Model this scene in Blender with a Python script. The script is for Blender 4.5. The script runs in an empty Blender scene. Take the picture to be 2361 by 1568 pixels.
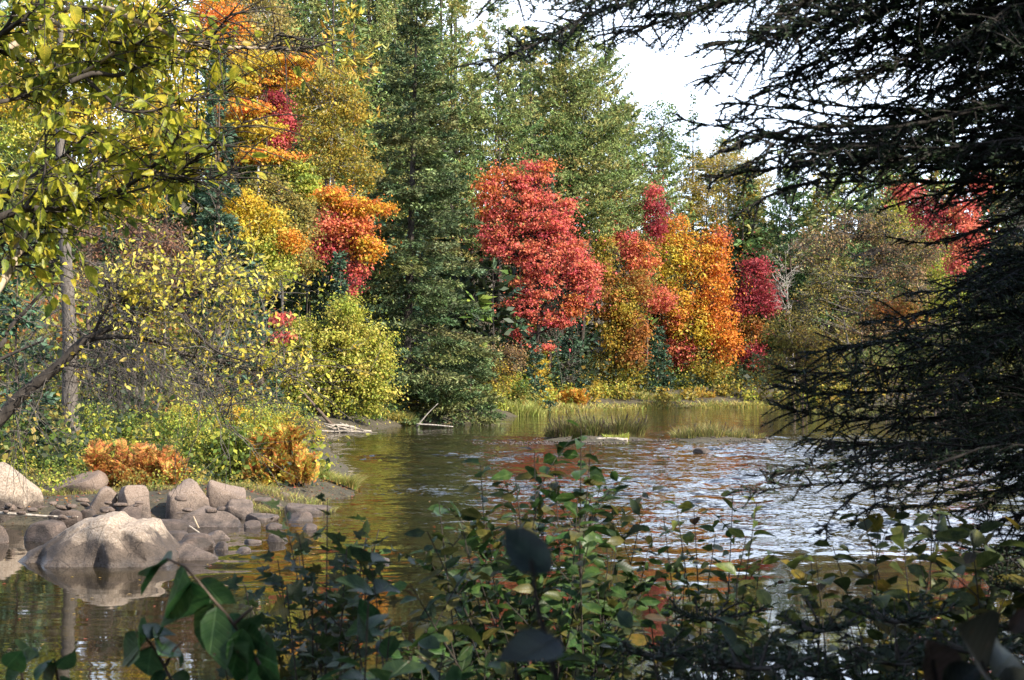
import bpy, math
import numpy as np
from mathutils import Vector, Matrix, Quaternion

C = bpy.context.scene.collection
rng = np.random.default_rng(11)
PI = math.pi

# ------------------------------------------------------------------ camera
H, F, CX, HY = 2.9, 3500.0, 1180.5, 875.0        # eye height over the water, focal length in picture units
sc = bpy.context.scene
cam = bpy.data.objects.new('camera', bpy.data.cameras.new('camera'))
C.objects.link(cam); sc.camera = cam
cam.location = (0, 0, H); cam.rotation_euler = (PI / 2, 0, 0)
cam.data.sensor_width = 36; cam.data.lens = F / 2361 * 36
cam.data.shift_y = (HY - 784) / 2361
cam.data.clip_start = 0.05; cam.data.clip_end = 3000
cam.data.dof.use_dof = True; cam.data.dof.focus_distance = 32; cam.data.dof.aperture_fstop = 11

# ------------------------------------------------------------------ sky, sun, exposure
SUN_AZ, SUN_EL = math.radians(121), math.radians(36)     # azimuth clockwise from the view direction
world = bpy.data.worlds.new('World'); sc.world = world; world.use_nodes = True
wn, wl = world.node_tree.nodes, world.node_tree.links
wn.clear()
w_out = wn.new('ShaderNodeOutputWorld'); w_bg = wn.new('ShaderNodeBackground')
sky = wn.new('ShaderNodeTexSky'); sky.sky_type = 'NISHITA'; sky.sun_disc = False
sky.sun_elevation = SUN_EL; sky.sun_rotation = SUN_AZ
sky.air_density = 1.0; sky.dust_density = 1.0; sky.ozone_density = 1.2
tc = wn.new('ShaderNodeTexCoord'); mp = wn.new('ShaderNodeMapping'); mp.inputs['Scale'].default_value = (1.0, 1.0, 2.6)
cl = wn.new('ShaderNodeTexNoise'); cl.inputs['Scale'].default_value = 2.3; cl.inputs['Detail'].default_value = 7; cl.inputs['Roughness'].default_value = 0.55
cr = wn.new('ShaderNodeValToRGB'); cr.color_ramp.elements[0].position = 0.46; cr.color_ramp.elements[1].position = 0.74
mx = wn.new('ShaderNodeMix'); mx.data_type = 'RGBA'
mx.inputs['B'].default_value = (9.5, 10.7, 13, 1)        # thin bright cloud, in the same units as the sky
wl.new(tc.outputs['Generated'], mp.inputs['Vector']); wl.new(mp.outputs['Vector'], cl.inputs['Vector'])
sz = wn.new('ShaderNodeSeparateXYZ'); wl.new(tc.outputs['Generated'], sz.inputs[0])
cm = wn.new('ShaderNodeMath'); cm.operation = 'MULTIPLY_ADD'; cm.inputs[1].default_value = -.42     # cloud banks close up towards the horizon
ca = wn.new('ShaderNodeMath'); ca.operation = 'ADD'; ca.inputs[1].default_value = .2
wl.new(sz.outputs['Z'], cm.inputs[0]); wl.new(cl.outputs['Fac'], cm.inputs[2]); wl.new(cm.outputs[0], ca.inputs[0]); wl.new(ca.outputs[0], cr.inputs['Fac']); wl.new(cr.outputs['Color'], mx.inputs['Factor'])
wl.new(sky.outputs['Color'], mx.inputs['A']); wl.new(mx.outputs['Result'], w_bg.inputs['Color'])
w_bg.inputs['Strength'].default_value = 0.12
wl.new(w_bg.outputs['Background'], w_out.inputs['Surface'])

sun = bpy.data.objects.new('sun', bpy.data.lights.new('sun', 'SUN'))
C.objects.link(sun)
SUNV = Vector((math.sin(SUN_AZ) * math.cos(SUN_EL), math.cos(SUN_AZ) * math.cos(SUN_EL), math.sin(SUN_EL)))
sun.rotation_euler = SUNV.to_track_quat('Z', 'Y').to_euler()
sun.data.energy = 5.0; sun.data.angle = math.radians(0.5); sun.data.color = (1.0, 0.92, 0.79)
sc.view_settings.view_transform = 'Standard'; sc.view_settings.look = 'None'
sc.view_settings.exposure = 1.35; sc.view_settings.gamma = 1.0
sc.view_settings.use_curve_mapping = False
cy = sc.cycles
cy.max_bounces = 6; cy.diffuse_bounces = 3; cy.glossy_bounces = 3; cy.transmission_bounces = 3
cy.transparent_max_bounces = 8; cy.caustics_reflective = False; cy.caustics_refractive = False
cy.sample_clamp_indirect = 6

# ------------------------------------------------------------------ helpers
def P(x, y, Y):
    return np.array([(x - CX) / F * Y, Y, H + (HY - y) / F * Y])
def W(x, y, z=0.0):
    Y = F * (H - z) / (y - HY)
    return ((x - CX) / F * Y, Y)
def nrm(v):
    return v / np.maximum(np.linalg.norm(v, axis=-1, keepdims=True), 1e-9)
def rvec(n):
    return nrm(rng.normal(size=(n, 3)))

class MB:
    """collects geometry, then links it as one mesh object"""
    def __init__(s): s.V, s.Q, s.T, s.K, s.U, s.n = [], [], [], [], [], 0
    def add(s, V, Q=None, T=None, col=None):
        V = np.asarray(V, float).reshape(-1, 3)
        if Q is not None and len(Q): s.Q.append(np.asarray(Q, np.int64).reshape(-1, 4) + s.n)
        if T is not None and len(T): s.T.append(np.asarray(T, np.int64).reshape(-1, 3) + s.n)
        if col is None: col = (0.3, 0.3, 0.3)
        col = np.asarray(col, float)
        if col.ndim == 1: col = np.tile(col, (len(V), 1))
        s.V.append(V); s.K.append(col); s.n += len(V)
        return s
    def data(s, name, mat, off=(0, 0, 0), smooth=False):
        V = np.concatenate(s.V) - np.asarray(off)
        Q = np.concatenate(s.Q) if s.Q else np.zeros((0, 4), np.int64)
        T = np.concatenate(s.T) if s.T else np.zeros((0, 3), np.int64)
        me = bpy.data.meshes.new(name)
        me.vertices.add(len(V)); me.vertices.foreach_set('co', V.astype(np.float32).ravel())
        li = np.concatenate([Q.ravel(), T.ravel()]).astype(np.int32)
        me.loops.add(len(li)); me.loops.foreach_set('vertex_index', li)
        st = np.concatenate([np.arange(len(Q)) * 4, len(Q) * 4 + np.arange(len(T)) * 3]).astype(np.int32)
        me.polygons.add(len(st)); me.polygons.foreach_set('loop_start', st)
        me.update(calc_edges=True)
        if smooth: me.polygons.foreach_set('use_smooth', np.ones(len(st), bool))
        a = me.attributes.new('col', 'FLOAT_COLOR', 'POINT')
        k = np.concatenate([np.concatenate(s.K), np.ones((len(V), 1))], 1)
        a.data.foreach_set('color', k.astype(np.float32).ravel())
        if s.U:
            b_ = me.attributes.new('luv', 'FLOAT_VECTOR', 'POINT'); b_.data.foreach_set('vector', np.concatenate(s.U).astype(np.float32).ravel())
        me.materials.append(mat)
        return me
    def build(s, name, mat, parent=None, smooth=False):
        off = parent['_o'] if parent is not None else (0, 0, 0)
        o = bpy.data.objects.new(name, s.data(name, mat, off, smooth)); C.objects.link(o)
        if parent is not None: o.parent = parent; o['_o'] = list(off)
        return o

def tag(o, label=None, cat=None, group=None, kind=None):
    if label: o['label'] = label
    if cat: o['category'] = cat
    if group: o['group'] = group
    if kind: o['kind'] = kind
    return o
def thing(name, label, cat, loc, group=None):
    o = bpy.data.objects.new(name, None); C.objects.link(o)
    o.location = tuple(map(float, loc)); o['_o'] = [float(v) for v in loc]; o.empty_display_size = 0.2
    return tag(o, label, cat, group)
def place(name, me, M, root):
    o = bpy.data.objects.new(name, me); C.objects.link(o); o.parent = root
    o.matrix_basis = Matrix.Translation(-Vector(root['_o'])) @ M
    return o

def tubes(mb, pts, rad, sides=5, col=(0.2, 0.17, 0.14), cap=False):
    """pts (N,K,3), rad (N,K): N tubes at once"""
    pts = np.asarray(pts, float); rad = np.asarray(rad, float)
    if pts.ndim == 2: pts, rad = pts[None], rad[None]
    N, K, _ = pts.shape
    t = nrm(np.gradient(pts, axis=1))
    ref = np.where(np.abs(t[..., 2:3]) > 0.9, np.array([1., 0, 0]), np.array([0, 0, 1.]))
    u = nrm(np.cross(t, ref)); v = np.cross(t, u)
    a = np.arange(sides) / sides * 2 * PI
    V = pts[:, :, None] + rad[:, :, None, None] * (np.cos(a)[None, None, :, None] * u[:, :, None] + np.sin(a)[None, None, :, None] * v[:, :, None])
    n, k, s = np.meshgrid(np.arange(N), np.arange(K - 1), np.arange(sides), indexing='ij')
    s2 = (s + 1) % sides
    idx = lambda n, k, s: (n * K + k) * sides + s
    Q = np.stack([idx(n, k, s), idx(n, k, s2), idx(n, k + 1, s2), idx(n, k + 1, s)], -1).reshape(-1, 4)
    if not (isinstance(col, tuple) or np.ndim(col) == 1):
        col = np.repeat(np.asarray(col), K * sides, 0)
    mb.add(V, Q, None, col)

def spline(p, n):
    """resample a hand set polyline smoothly"""
    p = np.asarray(p, float)
    if len(p) < 3:
        return p[0] + (p[-1] - p[0]) * np.linspace(0, 1, n)[:, None]
    q = np.concatenate([[2 * p[0] - p[1]], p, [2 * p[-1] - p[-2]]])
    d = np.concatenate([[0], np.cumsum(np.linalg.norm(np.diff(p, axis=0), axis=1))]); d /= d[-1]
    out = []
    for t in np.linspace(0, 1, n):
        i = min(max(np.searchsorted(d, t, 'right') - 1, 0), len(p) - 2)
        f = (t - d[i]) / max(d[i + 1] - d[i], 1e-9)
        a, b, c, e = q[i], q[i + 1], q[i + 2], q[i + 3]
        out.append(0.5 * (2 * b + (c - a) * f + (2 * a - 5 * b + 4 * c - e) * f * f + (3 * b - a - 3 * c + e) * f ** 3))
    return np.array(out)

def leafquads(mb, pos, axis, normal, length, width, col, bend=0.12):
    """one kite shaped leaf per row"""
    n = len(pos)
    axis = nrm(axis); side = nrm(np.cross(axis, normal)); nn = np.cross(side, axis)
    L = np.broadcast_to(length, n)[:, None]; w = np.broadcast_to(width, n)[:, None]
    V = np.stack([pos, pos + axis * L * .48 + side * w * .5 + nn * L * bend, pos + axis * L,
                  pos + axis * L * .48 - side * w * .5 + nn * L * bend], 1)
    mb.add(V, np.arange(n * 4).reshape(n, 4), None, np.repeat(col, 4, 0))

def blades(mb, pos, axis, length, width, col, face=None):
    """thin triangles: needles, tufts, grass"""
    n = len(pos)
    axis = nrm(axis)
    side = nrm(np.cross(axis, rvec(n) if face is None else face))
    L = np.broadcast_to(length, n)[:, None]; w = np.broadcast_to(width, n)[:, None]
    V = np.stack([pos - side * w * .5, pos + side * w * .5, pos + axis * L], 1)
    mb.add(V, None, np.arange(n * 3).reshape(n, 3), np.repeat(col, 3, 0))

def pick(pal, n, jit=0.16, w=None):
    pal = np.asarray(pal, float)
    i = rng.choice(len(pal), n, p=None if w is None else np.asarray(w) / np.sum(w))
    return jitter(pal[i], jit)
def jitter(c, jit):
    c = np.asarray(c, float)
    return np.clip(c * np.exp(rng.normal(size=(len(c), 1)) * jit) * np.exp(rng.normal(size=c.shape) * jit * .35), 0.004, 0.75)

# ------------------------------------------------------------------ materials
def newmat(name):
    m = bpy.data.materials.new(name); m.use_nodes = True
    m.node_tree.nodes.clear()
    return m, m.node_tree.nodes, m.node_tree.links
def mat_leaf(name, trans=0.35, rough=0.5, spec=0.4, mottle=0.0, mscale=60, fine=0.25):
    m, n, l = newmat(name)
    out = n.new('ShaderNodeOutputMaterial'); p = n.new('ShaderNodeBsdfPrincipled'); t = n.new('ShaderNodeBsdfTranslucent'); mix = n.new('ShaderNodeMixShader')
    a = n.new('ShaderNodeAttribute'); a.attribute_name = 'col'
    g = n.new('ShaderNodeNewGeometry'); h = n.new('ShaderNodeHueSaturation')
    mr = n.new('ShaderNodeMapRange'); mr.inputs['To Min'].default_value = 1 - fine; mr.inputs['To Max'].default_value = 1 + fine
    l.new(g.outputs['Random Per Island'], mr.inputs['Value']); l.new(mr.outputs['Result'], h.inputs['Value'])
    l.new(a.outputs['Color'], h.inputs['Color'])
    src = h.outputs['Color']
    if mottle:
        co = n.new('ShaderNodeTexCoord'); nz = n.new('ShaderNodeTexNoise'); nz.inputs['Scale'].default_value = mscale; nz.inputs['Detail'].default_value = 4
        oi = n.new('ShaderNodeObjectInfo'); ad = n.new('ShaderNodeVectorMath'); ad.operation = 'ADD'
        l.new(co.outputs['Object'], ad.inputs[0]); l.new(oi.outputs['Location'], ad.inputs[1]); l.new(ad.outputs['Vector'], nz.inputs['Vector'])
        rp = n.new('ShaderNodeValToRGB'); rp.color_ramp.elements[0].position = 0.3; rp.color_ramp.elements[1].position = 0.62
        rp.color_ramp.elements[0].color = (1 - mottle, 1 - mottle * 1.3, 1 - mottle, 1); rp.color_ramp.elements[1].color = (1, 1, 1, 1)
        mm = n.new('ShaderNodeMix'); mm.data_type = 'RGBA'; mm.blend_type = 'MULTIPLY'; mm.inputs['Factor'].default_value = 1
        l.new(nz.outputs['Fac'], rp.inputs['Fac']); l.new(src, mm.inputs['A']); l.new(rp.outputs['Color'], mm.inputs['B'])
        src = mm.outputs['Result']
    p.inputs['Roughness'].default_value = rough; p.inputs['Specular IOR Level'].default_value = spec
    l.new(src, p.inputs['Base Color']); l.new(src, t.inputs['Color'])
    mix.inputs['Fac'].default_value = trans
    l.new(p.outputs[0], mix.inputs[1]); l.new(t.outputs[0], mix.inputs[2]); l.new(mix.outputs[0], out.inputs['Surface'])
    return m
def mat_big_leaf(name, trans=.42, rough=.42, spec=.3):
    """leaf near enough to show its midrib, side veins, brown spots and insect holes; 'luv' holds (along, across, seed)"""
    m, n, l = newmat(name)
    def M(op, a, b=None, c=None):
        q = n.new('ShaderNodeMath'); q.operation = op
        for i, v in enumerate((a, b, c)):
            if v is None: continue
            if isinstance(v, (int, float)): q.inputs[i].default_value = v
            else: l.new(v, q.inputs[i])
        return q.outputs[0]
    def ramp(v, a, b, lo=0., hi=1.):
        q = n.new('ShaderNodeMapRange'); q.interpolation_type = 'SMOOTHSTEP'
        for k, x in zip(('From Min', 'From Max', 'To Min', 'To Max'), (a, b, lo, hi)): q.inputs[k].default_value = x
        l.new(v, q.inputs['Value']); return q.outputs[0]
    def mixc(f, a, b, mode='MIX'):
        q = n.new('ShaderNodeMix'); q.data_type = 'RGBA'; q.blend_type = mode; l.new(f, q.inputs['Factor'])
        for k, v in (('A', a), ('B', b)):
            if isinstance(v, tuple): q.inputs[k].default_value = v
            else: l.new(v, q.inputs[k])
        return q.outputs['Result']
    out = n.new('ShaderNodeOutputMaterial'); p = n.new('ShaderNodeBsdfPrincipled'); t = n.new('ShaderNodeBsdfTranslucent'); mix = n.new('ShaderNodeMixShader')
    a = n.new('ShaderNodeAttribute'); a.attribute_name = 'col'
    u = n.new('ShaderNodeAttribute'); u.attribute_name = 'luv'
    sx = n.new('ShaderNodeSeparateXYZ'); l.new(u.outputs['Vector'], sx.inputs[0])
    ay = M('ABSOLUTE', sx.outputs['Y'])
    rib = ramp(ay, .006, .022, 1, 0)
    fr = M('FRACT', M('MULTIPLY', M('SUBTRACT', sx.outputs['X'], M('MULTIPLY', ay, .75)), 7.5))
    side = M('MULTIPLY', ramp(M('ABSOLUTE', M('SUBTRACT', fr, .5)), .03, .12, 1, 0), .55)
    vein = M('MAXIMUM', rib, side)
    oi = n.new('ShaderNodeObjectInfo'); sd = n.new('ShaderNodeVectorMath'); sd.operation = 'SCALE'; l.new(oi.outputs['Location'], sd.inputs[0]); sd.inputs['Scale'].default_value = 37
    ad = n.new('ShaderNodeVectorMath'); ad.operation = 'ADD'; l.new(u.outputs['Vector'], ad.inputs[0]); l.new(sd.outputs[0], ad.inputs[1])
    n1 = n.new('ShaderNodeTexNoise'); n1.inputs['Scale'].default_value = 3.2; n1.inputs['Detail'].default_value = 4; l.new(ad.outputs[0], n1.inputs['Vector'])
    n2 = n.new('ShaderNodeTexNoise'); n2.inputs['Scale'].default_value = 9; n2.inputs['Detail'].default_value = 3; l.new(ad.outputs[0], n2.inputs['Vector'])
    h = n.new('ShaderNodeHueSaturation'); l.new(a.outputs['Color'], h.inputs['Color']); l.new(ramp(n1.outputs['Fac'], .3, .7, .62, 1.3), h.inputs['Value']); l.new(ramp(n1.outputs['Fac'], .3, .7, .52, .485), h.inputs['Hue'])
    lt = n.new('ShaderNodeVectorMath'); lt.operation = 'MULTIPLY'; lt.inputs[1].default_value = (2.1, 1.9, 2.0); l.new(h.outputs['Color'], lt.inputs[0])
    c = mixc(M('MULTIPLY', vein, .6), h.outputs['Color'], lt.outputs[0])
    c = mixc(ramp(n2.outputs['Fac'], .66, .72), c, (.075, .04, .02, 1))
    l.new(c, p.inputs['Base Color']); l.new(c, t.inputs['Color'])
    bp = n.new('ShaderNodeBump'); bp.inputs['Strength'].default_value = .5; bp.inputs['Distance'].default_value = .004; bp.invert = True; l.new(vein, bp.inputs['Height']); l.new(bp.outputs[0], p.inputs['Normal'])
    p.inputs['Roughness'].default_value = rough; p.inputs['Specular IOR Level'].default_value = spec
    mix.inputs['Fac'].default_value = trans
    l.new(p.outputs[0], mix.inputs[1]); l.new(t.outputs[0], mix.inputs[2])
    hole = n.new('ShaderNodeBsdfTransparent'); mh = n.new('ShaderNodeMixShader')
    l.new(ramp(n2.outputs['Fac'], .735, .74), mh.inputs['Fac']); l.new(mix.outputs[0], mh.inputs[1]); l.new(hole.outputs[0], mh.inputs[2])
    l.new(mh.outputs[0], out.inputs['Surface'])
    return m
def mat_bark(name, c1, c2, scale=9, bump=0.5):
    m, n, l = newmat(name)
    out = n.new('ShaderNodeOutputMaterial'); p = n.new('ShaderNodeBsdfPrincipled')
    co = n.new('ShaderNodeTexCoord'); mp = n.new('ShaderNodeMapping'); mp.inputs['Scale'].default_value = (1, 1, .35)
    nz = n.new('ShaderNodeTexNoise'); nz.inputs['Scale'].default_value = scale; nz.inputs['Detail'].default_value = 6; nz.inputs['Roughness'].default_value = .65
    rp = n.new('ShaderNodeValToRGB'); rp.color_ramp.elements[0].position = .35; rp.color_ramp.elements[1].position = .66
    rp.color_ramp.elements[0].color = (*c1, 1); rp.color_ramp.elements[1].color = (*c2, 1)
    b = n.new('ShaderNodeBump'); b.inputs['Strength'].default_value = bump; b.inputs['Distance'].default_value = .03
    l.new(co.outputs['Object'], mp.inputs[0]); l.new(mp.outputs[0], nz.inputs['Vector']); l.new(nz.outputs['Fac'], rp.inputs[0])
    l.new(rp.outputs[0], p.inputs['Base Color']); l.new(nz.outputs['Fac'], b.inputs['Height']); l.new(b.outputs[0], p.inputs['Normal'])
    p.inputs['Roughness'].default_value = .85; p.inputs['Specular IOR Level'].default_value = .2
    l.new(p.outputs[0], out.inputs[0])
    return m
def mat_rock(name, pale, brown, dark, line=0.5, spread=.22, scale=3.0):
    """bleached stone above the flood line (world height), tannin stained below it"""
    m, n, l = newmat(name)
    out = n.new('ShaderNodeOutputMaterial'); p = n.new('ShaderNodeBsdfPrincipled')
    g = n.new('ShaderNodeNewGeometry'); sx = n.new('ShaderNodeSeparateXYZ'); l.new(g.outputs['Position'], sx.inputs[0])
    n1 = n.new('ShaderNodeTexNoise'); n1.inputs['Scale'].default_value = scale; n1.inputs['Detail'].default_value = 7; n1.inputs['Roughness'].default_value = .62
    n2 = n.new('ShaderNodeTexNoise'); n2.inputs['Scale'].default_value = scale * 9; n2.inputs['Detail'].default_value = 5; n2.inputs['Roughness'].default_value = .7
    n3 = n.new('ShaderNodeTexVoronoi'); n3.inputs['Scale'].default_value = scale * .75; n3.feature = 'DISTANCE_TO_EDGE'
    for q in (n1, n2, n3): l.new(g.outputs['Position'], q.inputs['Vector'])
    ma = n.new('ShaderNodeMath'); ma.operation = 'MULTIPLY_ADD'; ma.inputs[1].default_value = .7; l.new(n1.outputs['Fac'], ma.inputs[0]); l.new(sx.outputs['Z'], ma.inputs[2])
    mr = n.new('ShaderNodeMapRange'); mr.inputs['From Min'].default_value = line + .35 - spread; mr.inputs['From Max'].default_value = line + .35 + spread
    l.new(ma.outputs[0], mr.inputs['Value'])
    r1 = n.new('ShaderNodeValToRGB'); r1.color_ramp.elements[0].position = .3; r1.color_ramp.elements[1].position = .7
    r1.color_ramp.elements[0].color = (*dark, 1); r1.color_ramp.elements[1].color = (*brown, 1); l.new(n1.outputs['Fac'], r1.inputs[0])
    r2 = n.new('ShaderNodeValToRGB'); r2.color_ramp.elements[0].position = .32; r2.color_ramp.elements[1].position = .68
    r2.color_ramp.elements[0].color = (pale[0] * .72, pale[1] * .62, pale[2] * .52, 1); r2.color_ramp.elements[1].color = (*pale, 1); l.new(n2.outputs['Fac'], r2.inputs[0])
    mx = n.new('ShaderNodeMix'); mx.data_type = 'RGBA'; l.new(mr.outputs[0], mx.inputs['Factor']); l.new(r1.outputs[0], mx.inputs['A']); l.new(r2.outputs[0], mx.inputs['B'])
    sp = n.new('ShaderNodeValToRGB'); sp.color_ramp.elements[0].position = .25; sp.color_ramp.elements[1].position = .62
    sp.color_ramp.elements[0].color = (.45, .43, .42, 1); sp.color_ramp.elements[1].color = (1.08, 1.06, 1.03, 1); l.new(n2.outputs['Fac'], sp.inputs[0])
    m2 = n.new('ShaderNodeMix'); m2.data_type = 'RGBA'; m2.blend_type = 'MULTIPLY'; m2.inputs['Factor'].default_value = .85
    l.new(mx.outputs['Result'], m2.inputs['A']); l.new(sp.outputs[0], m2.inputs['B'])
    ck = n.new('ShaderNodeMapRange'); ck.inputs['From Min'].default_value = .0; ck.inputs['From Max'].default_value = .022; ck.inputs['To Min'].default_value = .4; l.new(n3.outputs['Distance'], ck.inputs['Value'])
    cm = n.new('ShaderNodeMath'); cm.operation = 'GREATER_THAN'; cm.inputs[1].default_value = .52; l.new(n1.outputs['Fac'], cm.inputs[0])
    m3 = n.new('ShaderNodeMix'); m3.data_type = 'RGBA'; m3.blend_type = 'MULTIPLY'; l.new(cm.outputs[0], m3.inputs['Factor']); l.new(m2.outputs['Result'], m3.inputs['A']); l.new(ck.outputs[0], m3.inputs['B'])
    l.new(m3.outputs['Result'], p.inputs['Base Color'])
    b1 = n.new('ShaderNodeBump'); b1.inputs['Strength'].default_value = .7; b1.inputs['Distance'].default_value = .06; l.new(n1.outputs['Fac'], b1.inputs['Height'])
    b2 = n.new('ShaderNodeBump'); b2.inputs['Strength'].default_value = .8; b2.inputs['Distance'].default_value = .035; l.new(n2.outputs['Fac'], b2.inputs['Height']); l.new(b1.outputs[0], b2.inputs['Normal'])
    l.new(b2.outputs[0], p.inputs['Normal'])
    wet = n.new('ShaderNodeMapRange'); wet.inputs['From Min'].default_value = .04; wet.inputs['From Max'].default_value = .16
    wet.inputs['To Min'].default_value = .25; wet.inputs['To Max'].default_value = .8; l.new(sx.outputs['Z'], wet.inputs['Value']); l.new(wet.outputs[0], p.inputs['Roughness'])
    p.inputs['Specular IOR Level'].default_value = .3
    l.new(p.outputs[0], out.inputs[0])
    return m

M_leaf = mat_leaf('autumn_leaf', .45, .55, .25, fine=.14)
M_needle = mat_leaf('needle', .15, .55, .2, fine=.2)
M_near = mat_big_leaf('near_leaf')
M_glow = mat_big_leaf('thin_leaf', .55, .42, .35)
M_fir = mat_leaf('fir_needle', .05, .5, .14, fine=.35)
M_grass = mat_leaf('grass', .3, .5, .3, fine=.3)
B_grey = mat_bark('grey_bark', (.055, .046, .039), (.15, .13, .112), 14)
B_dark = mat_bark('dark_bark', (.022, .018, .015), (.07, .058, .048), 12)
B_black = mat_bark('fir_bark', (.012, .01, .009), (.035, .03, .026), 18)
B_brown = mat_bark('brown_bark', (.05, .035, .025), (.15, .11, .085), 22)
B_tan = mat_bark('tan_bark', (.24, .18, .12), (.42, .34, .25), 30, .25)
B_birch = mat_bark('birch_bark', (.32, .29, .25), (.62, .6, .56), 5, .2)
B_dead = mat_bark('dead_wood', (.2, .17, .15), (.42, .38, .33), 14, .3)
B_drift = mat_bark('driftwood', (.2, .165, .13), (.4, .35, .29), 10, .3)
R_pale = mat_rock('bleached_rock', (.37, .315, .26), (.105, .08, .062), (.04, .032, .027), .47, .1)
R_brown = mat_rock('river_rock', (.23, .18, .15), (.125, .092, .076), (.035, .029, .025), .5, .3, 4)
R_grey = mat_rock('grey_rock', (.26, .21, .178), (.135, .103, .086), (.04, .033, .029), .3, .25, 5)

# ------------------------------------------------------------------ terrain and water
left_shore = [(-60, 34), (-14, 31.5), W(0, 1208), W(120, 1214), W(350, 1200), W(560, 1188), W(700, 1162), W(815, 1143), W(826, 1128),
              W(800, 1082), W(735, 1012), W(680, 1003), W(760, 998), W(860, 992), W(900, 984), W(1050, 970), W(1180, 961), W(1262, 949),
              W(1400, 944), W(1600, 940.5), W(1790, 938.5)]
right_shore = [W(1850, 948), W(1960, 962), W(2361, 985), (27, 62), (20, 45), (13, 25), (8, 13), (5, 9.4)]
near_shore = [(2, 8.6), (-2, 8.6), (-4.6, 10), (-5.9, 13), (-6.9, 14.6), (-9, 15.5), (-14, 18), (-60, 22)]
RIVER = np.array(left_shore + right_shore + near_shore, float)

def river_sd(X, Y):
    """distance to the bank: positive on land, negative in the river"""
    X = np.asarray(X, float); Y = np.asarray(Y, float)
    d = np.full(X.shape, 1e9); ins = np.zeros(X.shape, bool)
    n = len(RIVER)
    for i in range(n):
        ax, ay = RIVER[i]; bx, by = RIVER[(i + 1) % n]
        ex, ey = bx - ax, by - ay
        t = np.clip(((X - ax) * ex + (Y - ay) * ey) / (ex * ex + ey * ey), 0, 1)
        d = np.minimum(d, np.hypot(X - ax - t * ex, Y - ay - t * ey))
        c = ((ay > Y) != (by > Y)) & (X < ex * (Y - ay) / (ey if abs(ey) > 1e-9 else 1e-9) + ax)
        ins ^= c
    return np.where(ins, -d, d)
def ground(X, Y):
    X = np.asarray(X, float); Y = np.asarray(Y, float)
    d = river_sd(X, Y)
    far = np.clip((Y - 45) / 40, 0, 1)
    up = .42 * (1 - np.exp(-np.maximum(d, 0) / .7)) + np.maximum(d, 0) * (.03 + .07 * np.clip((24 - Y) / 4, 0, 1) + .13 * far)
    hill = np.clip(d - 15, 0, 200) * .10 * far * np.clip((12 - X) / 30, 0, 1)
    wob = .12 * np.sin(X * .9 + 1.3) * np.sin(Y * .8) * np.clip(d, 0, 1)
    z = np.where(d > 0, up + hill + wob, np.maximum(d * .35, -.7) - .02)
    return np.minimum(z, 45)
def gz(x, y): return float(ground(np.array([x]), np.array([y]))[0])

def axis_steps(a, b, fine_a, fine_b, fine, coarse):
    v = list(np.arange(fine_a, fine_b + 1e-6, fine))
    x, s = fine_b, fine
    while x < b: s = min(s * 1.25, coarse); x += s; v.append(x)
    x, s = fine_a, fine
    while x > a: s = min(s * 1.25, coarse); x -= s; v.insert(0, x)
    return np.array(v)
gx = axis_steps(-900, 900, -16, 36, 1.0, 60); gy = axis_steps(-300, 1600, -4, 165, 1.0, 80)
GX, GY = np.meshgrid(gx, gy)
GZ = ground(GX, GY)
def gridmesh(X, Y, Z):
    r, c = X.shape
    i = np.arange(r * c).reshape(r, c)
    return np.stack([X, Y, Z], -1).reshape(-1, 3), np.stack([i[:-1, :-1], i[:-1, 1:], i[1:, 1:], i[1:, :-1]], -1).reshape(-1, 4)

m, n, l = newmat('forest_floor')
out = n.new('ShaderNodeOutputMaterial'); p = n.new('ShaderNodeBsdfPrincipled')
g = n.new('ShaderNodeNewGeometry')
nz = n.new('ShaderNodeTexNoise'); nz.inputs['Scale'].default_value = 1.7; nz.inputs['Detail'].default_value = 9; nz.inputs['Roughness'].default_value = .7
l.new(g.outputs['Position'], nz.inputs['Vector'])
rp = n.new('ShaderNodeValToRGB'); e = rp.color_ramp.elements
e[0].position = .3; e[0].color = (.022, .017, .012, 1); e[1].position = .72; e[1].color = (.1, .07, .042, 1)
k = e.new(.5); k.color = (.05, .042, .022, 1)
l.new(nz.outputs['Fac'], rp.inputs[0]); l.new(rp.outputs[0], p.inputs['Base Color']); p.inputs['Roughness'].default_value = .95
b = n.new('ShaderNodeBump'); b.inputs['Distance'].default_value = .15; l.new(nz.outputs['Fac'], b.inputs['Height']); l.new(b.outputs[0], p.inputs['Normal'])
l.new(p.outputs[0], out.inputs[0])
M_ground = m
V, Q = gridmesh(GX, GY, GZ)
tag(MB().add(V, Q).build('ground', M_ground, smooth=True), 'leaf strewn forest ground rising from both river banks', kind='structure')

WAVE = .105                                               # steepness of the riffle
# water: tannin brown body under a rippled skin; riffles beyond about 25 m, a still pool this side of them
m, n, l = newmat('river_water')
out = n.new('ShaderNodeOutputMaterial'); p = n.new('ShaderNodeBsdfPrincipled')
g = n.new('ShaderNodeNewGeometry'); sx = n.new('ShaderNodeSeparateXYZ'); l.new(g.outputs['Position'], sx.inputs[0])
def math_(op, a, b=None, c=None):
    q = n.new('ShaderNodeMath'); q.operation = op
    for i, v in enumerate((a, b, c)):
        if v is None: continue
        if isinstance(v, (int, float)): q.inputs[i].default_value = v
        else: l.new(v, q.inputs[i])
    return q.outputs[0]
def noise_(scale, detail=3, rough=.5, sxyz=(1, 1, 1), rot=0):
    mp = n.new('ShaderNodeMapping'); mp.inputs['Scale'].default_value = sxyz; mp.inputs['Rotation'].default_value = (0, 0, rot)
    l.new(g.outputs['Position'], mp.inputs[0])
    q = n.new('ShaderNodeTexNoise'); q.inputs['Scale'].default_value = scale; q.inputs['Detail'].default_value = detail; q.inputs['Roughness'].default_value = rough
    l.new(mp.outputs[0], q.inputs['Vector'])
    return q.outputs['Fac']
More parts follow.
